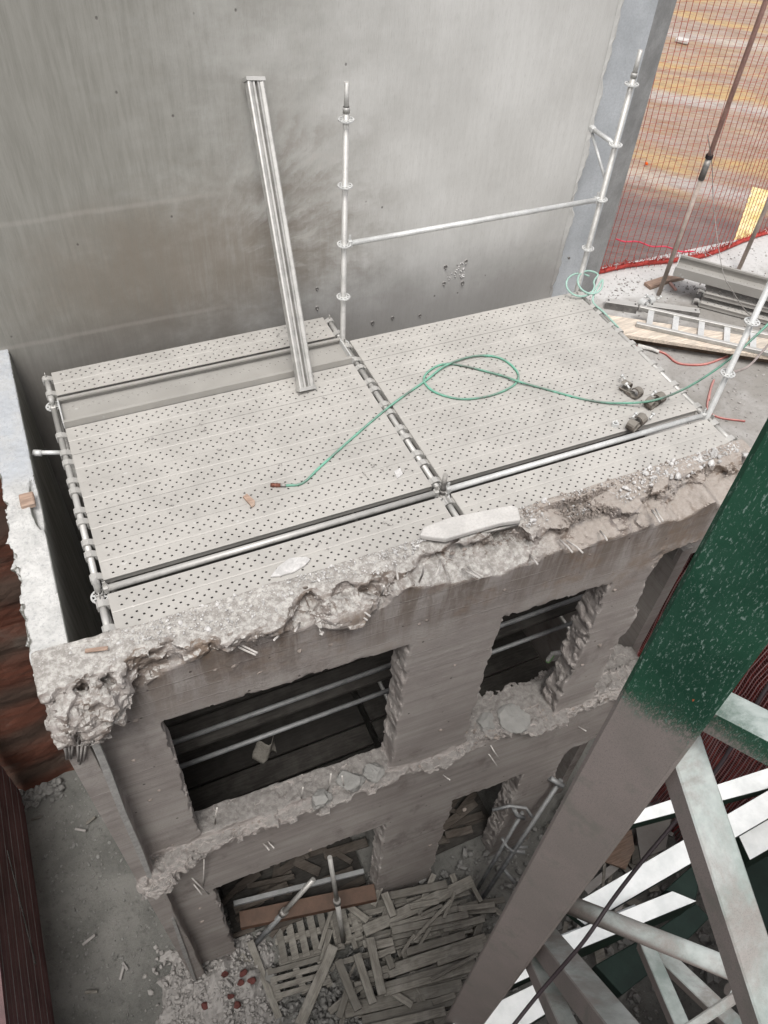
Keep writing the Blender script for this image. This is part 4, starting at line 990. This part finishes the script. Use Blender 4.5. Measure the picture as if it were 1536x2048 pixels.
# rusty poles
for (u, v, lab) in ((1317, 590, 'tall rusty pole standing at the steel channels, in front of the netting'), (1476, 542, 'tall rusty pole standing behind the pile of decks')):
    p = at(u, v, 'z', PZ); t = thing('steel_pole', lab, 'pole', (p.x, p.y, PZ), 'rusty poles holding the netting')
    MB().tube((p.x, p.y, PZ), (p.x + .02, p.y, .75), .026, 12).build('lower_tube', simple('dusty_pole_%d' % u, (.36, .30, .26), .25, 5, .8), t)
    MB().tube((p.x + .02, p.y, .70), (p.x + .06, p.y, 6.0), .026, 12).build('upper_tube', M['rustpole'], t)
    mb = MB(); mb.tube((p.x + .02, p.y, .62), (p.x + .025, p.y, .84), .034, 12)
    mb.build('sleeve', M['zincd'], t)
    mb = MB()
    for k in range(5): mb.path([(p.x + .02 + .036 * math.cos(a_), p.y + .036 * math.sin(a_), .85 + k * .008) for a_ in [j * .55 for j in range(13)]], .004, 5)
    mb.build('wire_tie', M['black'], t)
p = at(1415, 268, 'y', 2.66); tag(MB().path(smooth_path([p, at(1424, 330, 'y', 2.6), at(1428, 420, 'y', 2.4), at(1445, 540, 'y', 1.9), at(1470, 590, 'y', 1.2), at(1493, 624, 'y', .3), (2.60, .03, .97)], 6), .004, 6).build('tie_wire', M['zincd']), 'thin dark wire sagging from the rusty pole to the front right standard', 'wire')

# red debris netting on the street side
def net_curve(s_):      # s_ in metres along the foot
    x = 3.72 + s_; y = 3.36 - .17 * math.exp(-((x - 5.1) / .8) ** 2) + .04 * math.sin(x * 3); return x, y
mb = MB(); L = 7.0; H0, H1 = PZ + .03, 6.5; sp = .088; ns = int(L / sp)
for i in range(ns + 1):
    pts = []
    for j in range(34):
        t_ = j / 33; x, y = net_curve(i * sp); z = H0 + (H1 - H0) * t_ ** 1.25
        bl = .10 * math.sin(t_ * 5 + x) * (1 - t_) ; pts.append((x + .015 * mnoise.noise(Vector((i * .4, z * 1.2, 0))) + .03 * math.sin(z * 2.2 + x * 1.4) * (1 - t_), y + bl + .02 * mnoise.noise(Vector((i * .2, z, 5))), z))
    mb.path(pts, .0042, 4, False)
for j in range(80):
    z0 = H0 + .02 + j * .085 * (1 + j * .0006); pts = []
    if z0 > H1: break
    for i in range(0, ns + 1, 2):
        x, y = net_curve(i * sp); t_ = ((z0 - H0) / (H1 - H0)) ** .8
        pts.append((x, y + .10 * math.sin(t_ * 5 + x) * (1 - t_), z0 + .02 * mnoise.noise(Vector((i * .17, z0 * 3, 9))) + .015 * math.sin(x * 2)))
    mb.path(pts, .0016, 3, False)
net = thing('debris_netting', 'red debris netting hanging from the poles along the street', 'netting', (4, 3.3, PZ))
mb.build('mesh', M['net'], net)
mb = MB(); pts = [(net_curve(i * .05)[0], net_curve(i * .05)[1] - .02, PZ + .035 + .012 * mnoise.noise(Vector((i * .3, 0, 0)))) for i in range(0, 100)]
mb.path(pts, .028, 8)
for i in range(900):
    k = rnd.randint(0, 98); p = Vector(pts[k]); q = p + Vector((rnd.gauss(0, .03), rnd.gauss(0, .02), abs(rnd.gauss(0, .05)))); mb.path([p, (p + q) / 2 + Vector((rnd.gauss(0, .02), 0, .01)), q], .0035, 4, False)
mb.build('hem', M['net'], net)
mb = MB()
for k in (9, 22, 34, 44, 58):
    p = Vector(pts[k])
    for j in range(4): mb.path([p + Vector((rnd.gauss(0, .05), rnd.gauss(0, .03), .0)), p + Vector((0, 0, .06)), p + Vector((rnd.gauss(0, .06), rnd.gauss(0, .04), .01))], .003, 4, False)
mb.build('wire_tie', M['tie'], net)
mb = MB(); pts = [at(1233 + k * 9, 478 + k * 1.6 + 2.5 * math.sin(k), 'y', 3.34) for k in range(22)]; mb.path(pts, .010, 5); mb.build('edge_cord', simple('bright_pink_cord', (.75, .08, .13), .2, 8), net)
mb = MB(); p = at(1293, 327, 'z', -.95); mb.rock(p, .05); tag(mb.build('plastic_scrap', simple('orange_scrap', (.9, .15, .02), .1)), 'bright orange scrap lying on the street behind the netting', 'scrap')
mb = MB(); a = at(1352, 78, 'z', -.95); b = at(1378, 84, 'z', -.95); mb.beam(a, b, .16, .08, bev=.02); tag(mb.build('kerb_stone', M['slab']), 'white stone lying far off on the muddy street', 'stone')
# small debris on the pavement
G2 = 'grit and pebbles on the pavement'; mb = MB()
for i in range(1100):
    x = rnd.uniform(2.7, 6.5); y = rnd.uniform(-.2, 3.2); mb.rock((x, y, PZ + .004), abs(rnd.gauss(0, .008)) + .003, .6)
for (u, v) in ((1245, 570), (1255, 566), (1280, 560), (1262, 574), (1240, 580), (1390, 578), (1380, 585), (1372, 575), (1230, 600), (1225, 590), (1250, 560), (1400, 700), (1385, 690)):
    p = at(u, v, 'z', PZ)
    for k in range(6): mb.rock((p.x + rnd.gauss(0, .035), p.y + rnd.gauss(0, .04), PZ + .004), rnd.uniform(.004, .022), .6)
tag(mb.build('gravel', M['chip']), 'loose grit and crumbs over the pavement', 'gravel', kind='stuff')

# =================================================================== CRANE MAST AT THE RIGHT FOREGROUND
mast = thing('crane_mast', 'dark green dust coated lattice crane mast standing in the foreground', 'crane mast', (-.9, -2.8, PIT))
# the leg: a square tube, its broad face towards the viewer; traced at z = 2.1 and z = -2.4
def leg_point(u, v, D):
    d_ = _R @ np.array([u - 768, -(v - 1024), -F_PX]) / F_PX; h = math.hypot(d_[0], d_[1]); return Vector(CAM + d_ * (D / h))
D0 = 1.5
l1, r1_ = leg_point(1225, 1385, D0), leg_point(1400, 1418, D0)
azm = math.radians(27.9); fdir = Vector((math.cos(azm), math.sin(azm), 0)); sdir_ = Vector((-math.sin(azm), math.cos(azm), 0))
LW = .255; cx_ = Vector((CAM[0], CAM[1], 0)) + fdir * (D0 + LW / 2)
top_c = cx_ + Vector((0, 0, 5.2)) - sdir_ * .012; bot_c = cx_ + Vector((0, 0, PIT)) + sdir_ * -.09
mb = MB(); mb.beam(bot_c, top_c, LW, LW, up=fdir, bev=.012); mb.build('leg', M['mast'], mast)
def mem(p0, p1, w_, h_, name='brace', mat='mast', up=(0, 0, 1), bev=.006): MB().beam(p0, p1, w_, h_, up, bev=bev).build(name, M[mat], mast)
def pt(u, v, t):
    return Vector(CAM + _R @ np.array([u - 768, -(v - 1024), -F_PX]) / F_PX * t)
mem(pt(1340, 1440, 2.72), pt(1548, 2075, 2.44), .125, .115)
mem(pt(1365, 1388, 2.52), pt(1640, 1530, 2.28), .105, .12)
MB().tube(pt(1095, 1792, 4.6), pt(1500, 1953, 3.75), .052, 16).build('brace_tube', M['mast'], mast)
mem(pt(1070, 1858, 4.80), pt(1262, 2100, 3.2), .15, .13)
mem(pt(1052, 1885, 4.85), pt(1150, 2100, 3.7), .10, .10)
mem(pt(1288, 1885, 4.9), pt(1372, 2080, 4.4), .09, .09)
mem(pt(1300, 1890, 5.0), pt(1510, 2090, 4.4), .10, .08)
mem(pt(1365, 2065, 3.7), pt(1500, 1975, 3.7), .045, .05)
MB().tube(pt(1455, 1978, 4.0), pt(1515, 2012, 4.0), .03, 10).build('brace_tube', M['mast'], mast)
# lattice beams further down, white with lime dust on top
def zbeam(px, zt, h_, name='cross_beam'):
    """top face corner pixels (far-left, far-right, near-right, near-left) at height zt"""
    q = [at(u, v, 'z', zt) for u, v in px]; mb = MB(); n = 4
    vs = [Vector((p.x, p.y, zt)) for p in q] + [Vector((p.x, p.y, zt - h_)) for p in q]
    mb.add(vs, [(3, 2, 1, 0), (4, 5, 6, 7), (0, 1, 5, 4), (1, 2, 6, 5), (2, 3, 7, 6), (3, 0, 4, 7)]); return mb.build(name, M['wtop'], mast, bevel=.006)
zbeam([(1215, 1640), (1600, 1515), (1600, 1560), (1190, 1668)], -3.0, .16)
zbeam([(1130, 1818), (1580, 1555), (1600, 1600), (1170, 1850)], -2.9, .10)
zbeam([(1100, 1880), (1345, 1782), (1394, 1802), (1130, 1910)], -2.6, .42)
zbeam([(960, 1935), (1270, 1808), (1290, 1848), (980, 1990)], -3.0, .3)
zbeam([(880, 2060), (1085, 1960), (1120, 2010), (960, 2110)], -3.0, .3)
zbeam([(1476, 1668), (1640, 1585), (1640, 1640), (1500, 1720)], -3.2, .55)
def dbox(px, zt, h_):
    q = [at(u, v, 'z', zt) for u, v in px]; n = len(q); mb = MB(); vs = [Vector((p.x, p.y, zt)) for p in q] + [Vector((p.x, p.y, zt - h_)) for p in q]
    mb.add(vs, [tuple(range(n - 1, -1, -1)), tuple(range(n, 2 * n))] + [(i, (i + 1) % n, n + (i + 1) % n, n + i) for i in range(n)]); mb.build('shade_box', M['shade_green'], mast, bevel=.01)  # added dark box painting in the shaded hollow among the beams
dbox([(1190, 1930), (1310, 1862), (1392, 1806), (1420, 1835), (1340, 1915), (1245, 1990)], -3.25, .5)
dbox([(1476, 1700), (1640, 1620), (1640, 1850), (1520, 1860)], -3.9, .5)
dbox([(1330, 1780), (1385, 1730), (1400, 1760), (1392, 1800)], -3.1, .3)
t = MB().path(smooth_path([pt(1600, 1290, 3.2), pt(1536, 1372, 3.2), pt(1440, 1530, 3.3), pt(1345, 1650, 3.4), pt(1285, 1722, 3.4), pt(1225, 1800, 3.4), pt(1165, 1886, 3.4), pt(1080, 1985, 3.5), pt(1020, 2060, 3.5)], 8), .009, 7)
tag(t.build('power_cable', M['black']), 'thin black cable slung behind the lattice braces of the green mast', 'cable')

# dusty red netting hung down the right side of the pit
nt2 = thing('debris_netting', 'dusty pink netting hanging down the right side of the pit behind the mast', 'netting', (3.9, -2.5, PIT))
mb = MB()
for i in range(150):
    y = -5.5 + i * .045; pts = []
    for j in range(24):
        z = PIT + (6.6) * j / 23; pts.append((3.95 + .05 * math.sin(y * 4 + z * .7) + .03 * mnoise.noise(Vector((y, z, 0))), y + .05 * math.sin(z * 1.3) + .03 * mnoise.noise(Vector((i * .3, z * 1.7, 3))), z))
    if i % 2 == 0: mb.path(pts, .0065, 4, False)
    else: mb.path(pts, .004, 4, False)
for j in range(130):
    z = PIT + .02 + j * .05; mb.path([(3.95 + .05 * math.sin(y * 4 + z * .7), y, z + .02 * math.sin(y * 6)) for y in np.arange(-5.5, 1.25, .15)], .0022, 3, False)
mb.build('mesh', M['netp'], nt2)
mb = MB()
for i in range(170):
    y = -5.5 + i * .04; mb.path([(4.02 + .02 * math.sin(i), y + .04 * math.sin(z * 1.1 + i), z) for z in np.arange(PIT, -1.2, .35)], .008, 4, False)
mb.build('folded_layer', M['net'], nt2)
mb = MB(); mb.box((4.2, -2.0, -4.4), (.1, 8, 6.3)); tag(mb.build('hoarding', M['redtarp']), 'dark red hoarding behind the hanging pink netting', 'hoarding')

# =================================================================== LEFT YARD
hd = thing('hoarding', 'dull red ribbed hoarding along the left edge of the yard', 'hoarding', (-4.75, .5, PIT))
mb = MB(); prof = []
y0, y1 = -3.2, 2.7; n = int((y1 - y0) / .075)
for i in range(13):
    z = PIT + .02 + i * .17; mb.box((-4.78 + .006 * (i % 2), (y0 + y1) / 2, z + .085), (.03, y1 - y0, .164), bev=.004)
mb.build('sheet_face', simple('mauve_red_boards', (.25, .13, .13), .3, 1.6, .85, 0, .4, 40, .01), hd)
mb = MB(); mb.box((-4.78, -.25, PIT + 2.28), (.10, 5.9, .05)); mb.build('coping', simple('dusty_red_coping', (.17, .085, .085), .3, 3, .85, dust=.35, dustc=(.2, .17, .17)), hd)
mb = MB()
for i in range(12): mb.box((-4.762, (y0 + y1) / 2, PIT + .19 + i * .17), (.004, y1 - y0, .014))
mb.build('seam_tape', M['strip'], hd)
mb = MB()
for i in range(90):
    a_ = at(14 + i * .62, 1705 + i * 2.5, 'x', -4.70)
    mb.box((-4.69, a_.y + rnd.uniform(-.01, .01), a_.z), (.01, rnd.uniform(.012, .03), rnd.uniform(.015, .05)))
mb.build('perforated_strip', M['chipd'], hd)
mb = MB(); 
for i in range(240): mb.rock((rnd.uniform(-4.9, -4.2), 2.72 - abs(rnd.gauss(0, .10)), PIT + abs(rnd.gauss(0, .05))), rnd.uniform(.02, .08), .8)
for i in range(1500):
    x = rnd.uniform(-4.6, -2.7); y = rnd.uniform(-2.6, 2.7); r = abs(rnd.gauss(0, .012)) + .004
    mb.rock((x, y, PIT + .10 * mnoise.fractal(Vector((x * .9, y * .9, 0)), 1, 2, 4) + r * .3), r, .6)
tag(mb.build('rubble', M['chipd']), 'fine grey rubble over the floor of the left yard', 'rubble', kind='stuff')
for i, (u0, v0, u1, v1) in enumerate(((245, 1925, 255, 1940), (62, 1640, 85, 1632), (150, 1658, 172, 1662), (172, 1648, 190, 1634), (165, 1890, 190, 1870), (170, 1985, 195, 1983), (240, 1960, 248, 1930))):
    a = at(u0, v0, 'z', PIT + .08); b = at(u1, v1, 'z', PIT + .08); mb = MB(); mb.beam(a, b, .035, .025, bev=.005)
    tag(mb.build('wood_stick', M['wood'] if i % 2 else M['chip']), 'short dusty stick lying on the floor of the left yard', 'stick', 'sticks in the left yard')
# heap of rubble with red brick at the foot of the corner
mb = MB(); c = at(440, 1985, 'z', PIT + .2)
nx = 46
for j in range(nx + 1):
    for i in range(nx + 1):
        dx, dy = (i / nx - .5) * 2.2, (j / nx - .5) * 2.4
        mb.v.append((c.x + dx, c.y + dy, PIT - .12 + .62 * math.exp(-(dx * dx + dy * dy) / .34) + .13 * mnoise.fractal(Vector((dx * 3.5, dy * 3.5, 4)), .8, 2.1, 5)))
for j in range(nx):
    for i in range(nx): a = j * (nx + 1) + i; mb.f.append((a, a + 1, a + nx + 2, a + nx + 1)); mb.sm.append(False)
for i in range(3200):
    dx, dy = rnd.gauss(0, .32), rnd.gauss(0, .42); hgt = .55 * math.exp(-(dx * dx + dy * dy) / .3); mb.rock((c.x + dx, c.y + dy, PIT + rnd.uniform(.6, 1) * hgt), abs(rnd.gauss(0, .018)) + .006, .8)
tag(mb.build('rubble', M['chip']), 'heap of pale rubble at the foot of the near left wall corner', 'rubble', kind='stuff')
for i in range(7):
    dx, dy = rnd.gauss(0, .2), rnd.gauss(0, .2); mb = MB(); lump(mb, (c.x + dx + .05, c.y + dy, PIT + .55 * math.exp(-(dx * dx + dy * dy) / .3) + .03), rnd.uniform(.03, .055), .7, i, 2)
    tag(mb.build('broken_brick', M['brick']), 'red brick fragment on the rubble heap at the wall corner', 'brick', 'red brick fragments on the heap')

# =================================================================== PIT: LATHS, PALLETS, PROPS
Z3 = lambda x, y: (500 + x / 3.072, 1700 + y / 3.072)
def batten(x0, y0, x1, y1, wd, z, th=.045, name='timber_batten', mat='wood', lab='grey dusty batten in the heap of laths below the front wall', cat='batten', grp='battens heaped in the pit'):
    u0, v0 = Z3(x0, y0); u1, v1 = Z3(x1, y1); a = at(u0, v0, 'z', z); b = at(u1, v1, 'z', z + rnd.uniform(-.03, .03)); mb = MB()
    mid = (a + b) / 2; x = (b - a); L = x.length; rot = x.to_track_quat('X', 'Z').to_matrix()
    mb.box((0, 0, 0), (L, wd, th), None, bev=.004)
    mb.v = [tuple(v) for v in mb.v]; o = mb.build(name, M[mat], local=True); o.location = mid; o.rotation_euler = rot.to_euler(); WL[o.name] = np.array(mid)
    return tag(o, lab, cat, grp)
HB = PIT + .45
long_ = [(700, 500, 1370, 190, .15), (830, 290, 1210, 210, .10), (720, 785, 1450, 545, .13), (820, 840, 1380, 680, .08), (820, 880, 1380, 720, .08), (580, 990, 1300, 825, .16), (690, 1055, 1270, 915, .12), (760, 590, 880, 562, .10), (780, 650, 890, 610, .08),
         (870, 500, 1340, 395, .09), (870, 540, 1300, 440, .07), (960, 630, 1320, 520, .09), (850, 762, 1430, 570, .10), (1130, 1062, 1260, 1010, .12), (640, 830, 850, 770, .05), (910, 460, 1400, 330, .08), (1040, 830, 1330, 760, .07), (860, 470, 1180, 380, .06), (1150, 700, 1450, 600, .06), (700, 1110, 1200, 990, .1), (900, 800, 1400, 640, .06)]
for k, (a, b, c, d, w_) in enumerate(long_): batten(a, b, c, d, w_, HB + .02 + .035 * (k % 5), .05)
cross = [(540, 680, 665, 985, .10), (655, 640, 755, 945, .10), (735, 540, 812, 890, .11), (825, 265, 882, 410, .10), (845, 650, 875, 730, .08), (1040, 900, 1105, 1065, .11), (1240, 150, 1262, 205, .08), (990, 740, 1015, 790, .06), (1135, 690, 1150, 730, .08), (1350, 580, 1420, 700, .06), (925, 1030, 950, 1100, .07), (1020, 830, 1050, 880, .06), (800, 860, 830, 960, .05), (1370, 230, 1420, 320, .06), (940, 620, 960, 690, .06)]
for k, (a, b, c, d, w_) in enumerate(cross): batten(a, b, c, d, w_, HB - .03 + .06 * (k % 2) if k > 4 else HB + .24, .05)
for (a, b, c, d) in ((1000, 556, 1235, 310), (1110, 800, 1400, 640), (1050, 400, 1180, 340), (930, 640, 1010, 520), (1260, 260, 1190, 420)): batten(a, b, c, d, .04, HB + .30, .03, lab='thin lath lying slantwise on top of the batten heap', grp='thin laths on the heap')
# the packed layer under them
for k in range(46):
    a = rnd.uniform(560, 1100); b = rnd.uniform(330, 1000); L_ = rnd.uniform(150, 420); s_ = -.26 + rnd.uniform(-.05, .05)
    batten(a, b, a + L_, b + s_ * L_, rnd.uniform(.05, .11), PIT + .12 + rnd.uniform(0, .25), .04)
for k in range(16):
    a = rnd.uniform(600, 1350); b = rnd.uniform(350, 950); L_ = rnd.uniform(60, 160)
    batten(a, b, a + L_ * .38, b + L_, rnd.uniform(.05, .09), PIT + .22 + rnd.uniform(0, .15), .04)
for k in range(46):
    a = rnd.uniform(480, 1560); b = rnd.uniform(300, 1060); L_ = rnd.uniform(80, 300); an = rnd.choice((-.26, -.26, -.5, 1.9, .5, -1.2)) + rnd.uniform(-.2, .2)
    batten(a, b, a + L_ * math.cos(an), b + L_ * math.sin(an), rnd.uniform(.03, .09), PIT + .30 + rnd.uniform(0, .30), .03, lab='loose split slat strewn over the grey batten heap', grp='loose slats over the heap')
for k in range(60):
    x = rnd.choice((rnd.uniform(-2.35, -.6), rnd.uniform(.35, 1.25))); y = rnd.uniform(-.55, .45); z = PIT + rnd.uniform(.2, .4); an = rnd.gauss(.1, .5); L_ = rnd.uniform(.25, .8)
    mb = MB(); v_ = Vector((math.cos(an) * L_, math.sin(an) * L_, rnd.uniform(-.06, .06))); c = Vector((x, y, z)); mb.beam(c - v_ / 2, c + v_ / 2, rnd.uniform(.05, .14), .03, bev=.003)
    tag(mb.build('shade_plank', M['shade_wood2']), 'broken plank coloured dark for the shade in a lower opening', 'plank', 'planks coloured for the shade in the lower openings')  # plank colour darkened to paint the shade in the lower openings
def pallet(p00, p10, p01, ns, label, z, gap=.35, top='ply'):
    A = at(*Z3(*p00), 'z', z); B = at(*Z3(*p10), 'z', z); C_ = at(*Z3(*p01), 'z', z); t = thing('pallet', label, 'pallet', tuple(A)); e = (B - A); f = (C_ - A); pw = e.length / ns
    for i in range(ns):
        c = A + e * ((i + .5) / ns); MB().beam(c, c + f, pw * (1 - gap), .02, bev=.003).build('board', M['wood'], t)
    for s_ in (.04, .5, .96):
        c = A + f * s_ - Vector((0, 0, .05)); MB().beam(c, c + e, .08, .07).build('bearer', M['wood'], t)
    return t
pallet((130, 430), (520, 330), (180, 700), 6, 'grey slatted pallet lying under the orange timber in the lower opening', PIT + .32)
pallet((100, 730), (170, 925), (430, 640), 4, 'grey slatted pallet lying nearest the rubble heap', PIT + .30)
pallet((480, 360), (640, 310), (530, 580), 3, 'small slatted pallet under the bright prop in the lower opening', PIT + .34)
pallet((930, 420), (1330, 310), (990, 560), 7, 'grey slatted pallet half buried at the rear right of the batten heap', PIT + .36)
pallet((840, 880), (1290, 770), (870, 1000), 6, 'grey slatted pallet half buried at the front of the batten heap', PIT + .34)
batten(-60, 435, 770, 262, .20, PIT + .55, .12, 'timber_beam', 'orange', 'orange painted timber lying across inside the lower left opening', 'timber beam', None)
batten(-100, 330, 700, 130, .06, PIT + 1.1, .05, 'steel_rail', 'steel', 'thin pale steel rail above the orange timber', 'rail', None)
batten(640, 480, 760, 440, .16, PIT + .3, .05, 'plywood_scrap', 'wood', 'plywood scrap beside the bright prop', 'plywood', None)
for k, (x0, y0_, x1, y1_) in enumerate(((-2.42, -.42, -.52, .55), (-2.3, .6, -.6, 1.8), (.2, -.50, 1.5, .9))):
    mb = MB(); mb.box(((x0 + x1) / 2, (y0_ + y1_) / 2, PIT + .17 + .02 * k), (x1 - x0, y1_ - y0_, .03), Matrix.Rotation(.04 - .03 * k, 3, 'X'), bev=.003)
    tag(mb.build('shade_sheet', M['oldwood']), 'dark sheet painting the shade inside the %s, %s' % (('lower left opening', 'lower left opening', 'lower right opening')[k], ('nearer the orange timber', 'against the back', 'beside the bent frame')[k]), 'shade sheet')  # added dark sheet covers the floor to paint in the opening's shade
def prop(x0, y0, x1, y1, z0, z1, w_, mat, lab):
    a = at(*Z3(x0, y0), 'z', z0); b = at(*Z3(x1, y1), 'z', z1); t = thing('steel_prop', lab, 'prop', tuple(b)); m_ = a.lerp(b, .5)
    MB().tube(a, m_, w_ * .85, 12).build('inner_tube', M['zinc'], t); MB().tube(m_, b, w_, 12).build('outer_tube', M[mat], t); MB().tube(m_ - (b - a).normalized() * .04, m_ + (b - a).normalized() * .04, w_ * 1.4, 12).build('collar', M['zincd'], t)
prop(490, 45, 575, 560, PIT + 2.2, PIT + .35, .034, 'zinc', 'bright steel prop standing upright in the lower left opening')
prop(390, 180, 30, 580, PIT + 1.3, PIT + .15, .038, 'steel', 'dull steel prop leaning towards the wall corner')
batten(515, 590, 305, 1075, .13, HB + .1, .04, 'timber_board', 'wood', 'long grey board lying askew over the end of the near pallet', 'board', None)
for (a, b, c, d) in ((0, 560, 190, 1060), (-60, 650, 60, 760)): batten(a, b, c, d, .09, PIT + .2, .04, 'timber_board', 'wood', 'grey board lying beside the rubble heap', 'board', 'boards beside the rubble heap')
# steel frame leaning right of the laths
fr = thing('bent_scaffolding', 'bent steel frame with hooks leaning against the foot of the pier', 'scaffolding', tuple(at(960, 1800, 'z', PIT)))
def frt(pts, r): MB().path([at(u, v, 'z', z) for u, v, z in pts], r, 8).build('tube', M['steel'], fr)
frt([(1122, 1560, -5.2), (955, 1812, PIT + .2)], .030); frt([(1045, 1625, -5.7), (948, 1790, PIT + .2)], .026); frt([(1020, 1700, -6.4), (1050, 1705, -6.4)], .03)
frt([(985, 1620, -5.6), (1020, 1612, -5.5), (1052, 1616, -5.5), (1064, 1634, -5.6)], .022); frt([(1028, 1618, -5.5), (1034, 1630, -5.6), (1048, 1636, -5.7)], .03); frt([(1004, 1676, -6.2), (1014, 1694, -6.3), (1028, 1704, -6.3)], .02)
frt([(1100, 1556, -5.1), (1126, 1572, -5.2)], .036); frt([(1026, 1694, -6.4), (1056, 1694, -6.4)], .018); frt([(1005, 1735, -6.8), (1030, 1765, -6.9)], .03)
# debris below the mast on the right
G3 = 'scrap boards below the mast'
for i in range(34):
    u, v = rnd.uniform(1100, 1330), rnd.uniform(1640, 1850); a = at(u, v, 'z', PIT + rnd.uniform(.1, .5)); an = rnd.uniform(0, 6.28); L_ = rnd.uniform(.2, .7)
    mb = MB(); mb.beam(a, a + Vector((math.cos(an) * L_, math.sin(an) * L_, rnd.uniform(-.1, .1))), rnd.uniform(.04, .16), rnd.uniform(.015, .04), bev=.003)
    tag(mb.build('scrap_board', M['wood'] if i % 3 else M['chip']), 'dusty scrap board in the debris seen between mast and braces', 'board', G3)
for (pl, mat, lab) in (([(1210, 1670), (1262, 1662), (1268, 1700), (1250, 1740), (1195, 1720)], 'brown', 'broken brown panel lying in the debris behind the mast leg'), ([(1270, 1655), (1340, 1640), (1330, 1700), (1280, 1720)], 'zincd', 'dark sheet with a pale bar in the debris behind the mast')):
    slanted_block('broken_board', pl, .04, mat, lab, 'panel', PIT + .5)
mb = MB()
for i in range(2600):
    x = rnd.uniform(-2.4, 3.8); y = rnd.uniform(-3.4, .6)
    if y > -.60: continue
    r = abs(rnd.gauss(0, .035)) + .008; mb.rock((x, y, PIT + .10 * mnoise.fractal(Vector((x * .9, y * .9, 0)), 1, 2, 4) + abs(rnd.gauss(0, .09))), r, .8)
c = at(660, 2035, 'z', PIT)
for i in range(500): mb.rock((c.x + rnd.gauss(0, .45), c.y + rnd.gauss(0, .3), PIT + abs(rnd.gauss(0, .12))), rnd.uniform(.01, .05), .8)
tag(mb.build('rubble', M['chipd']), 'grey rubble covering the pit floor round the batten heap', 'rubble', kind='stuff')
bpy.context.view_layer.update()
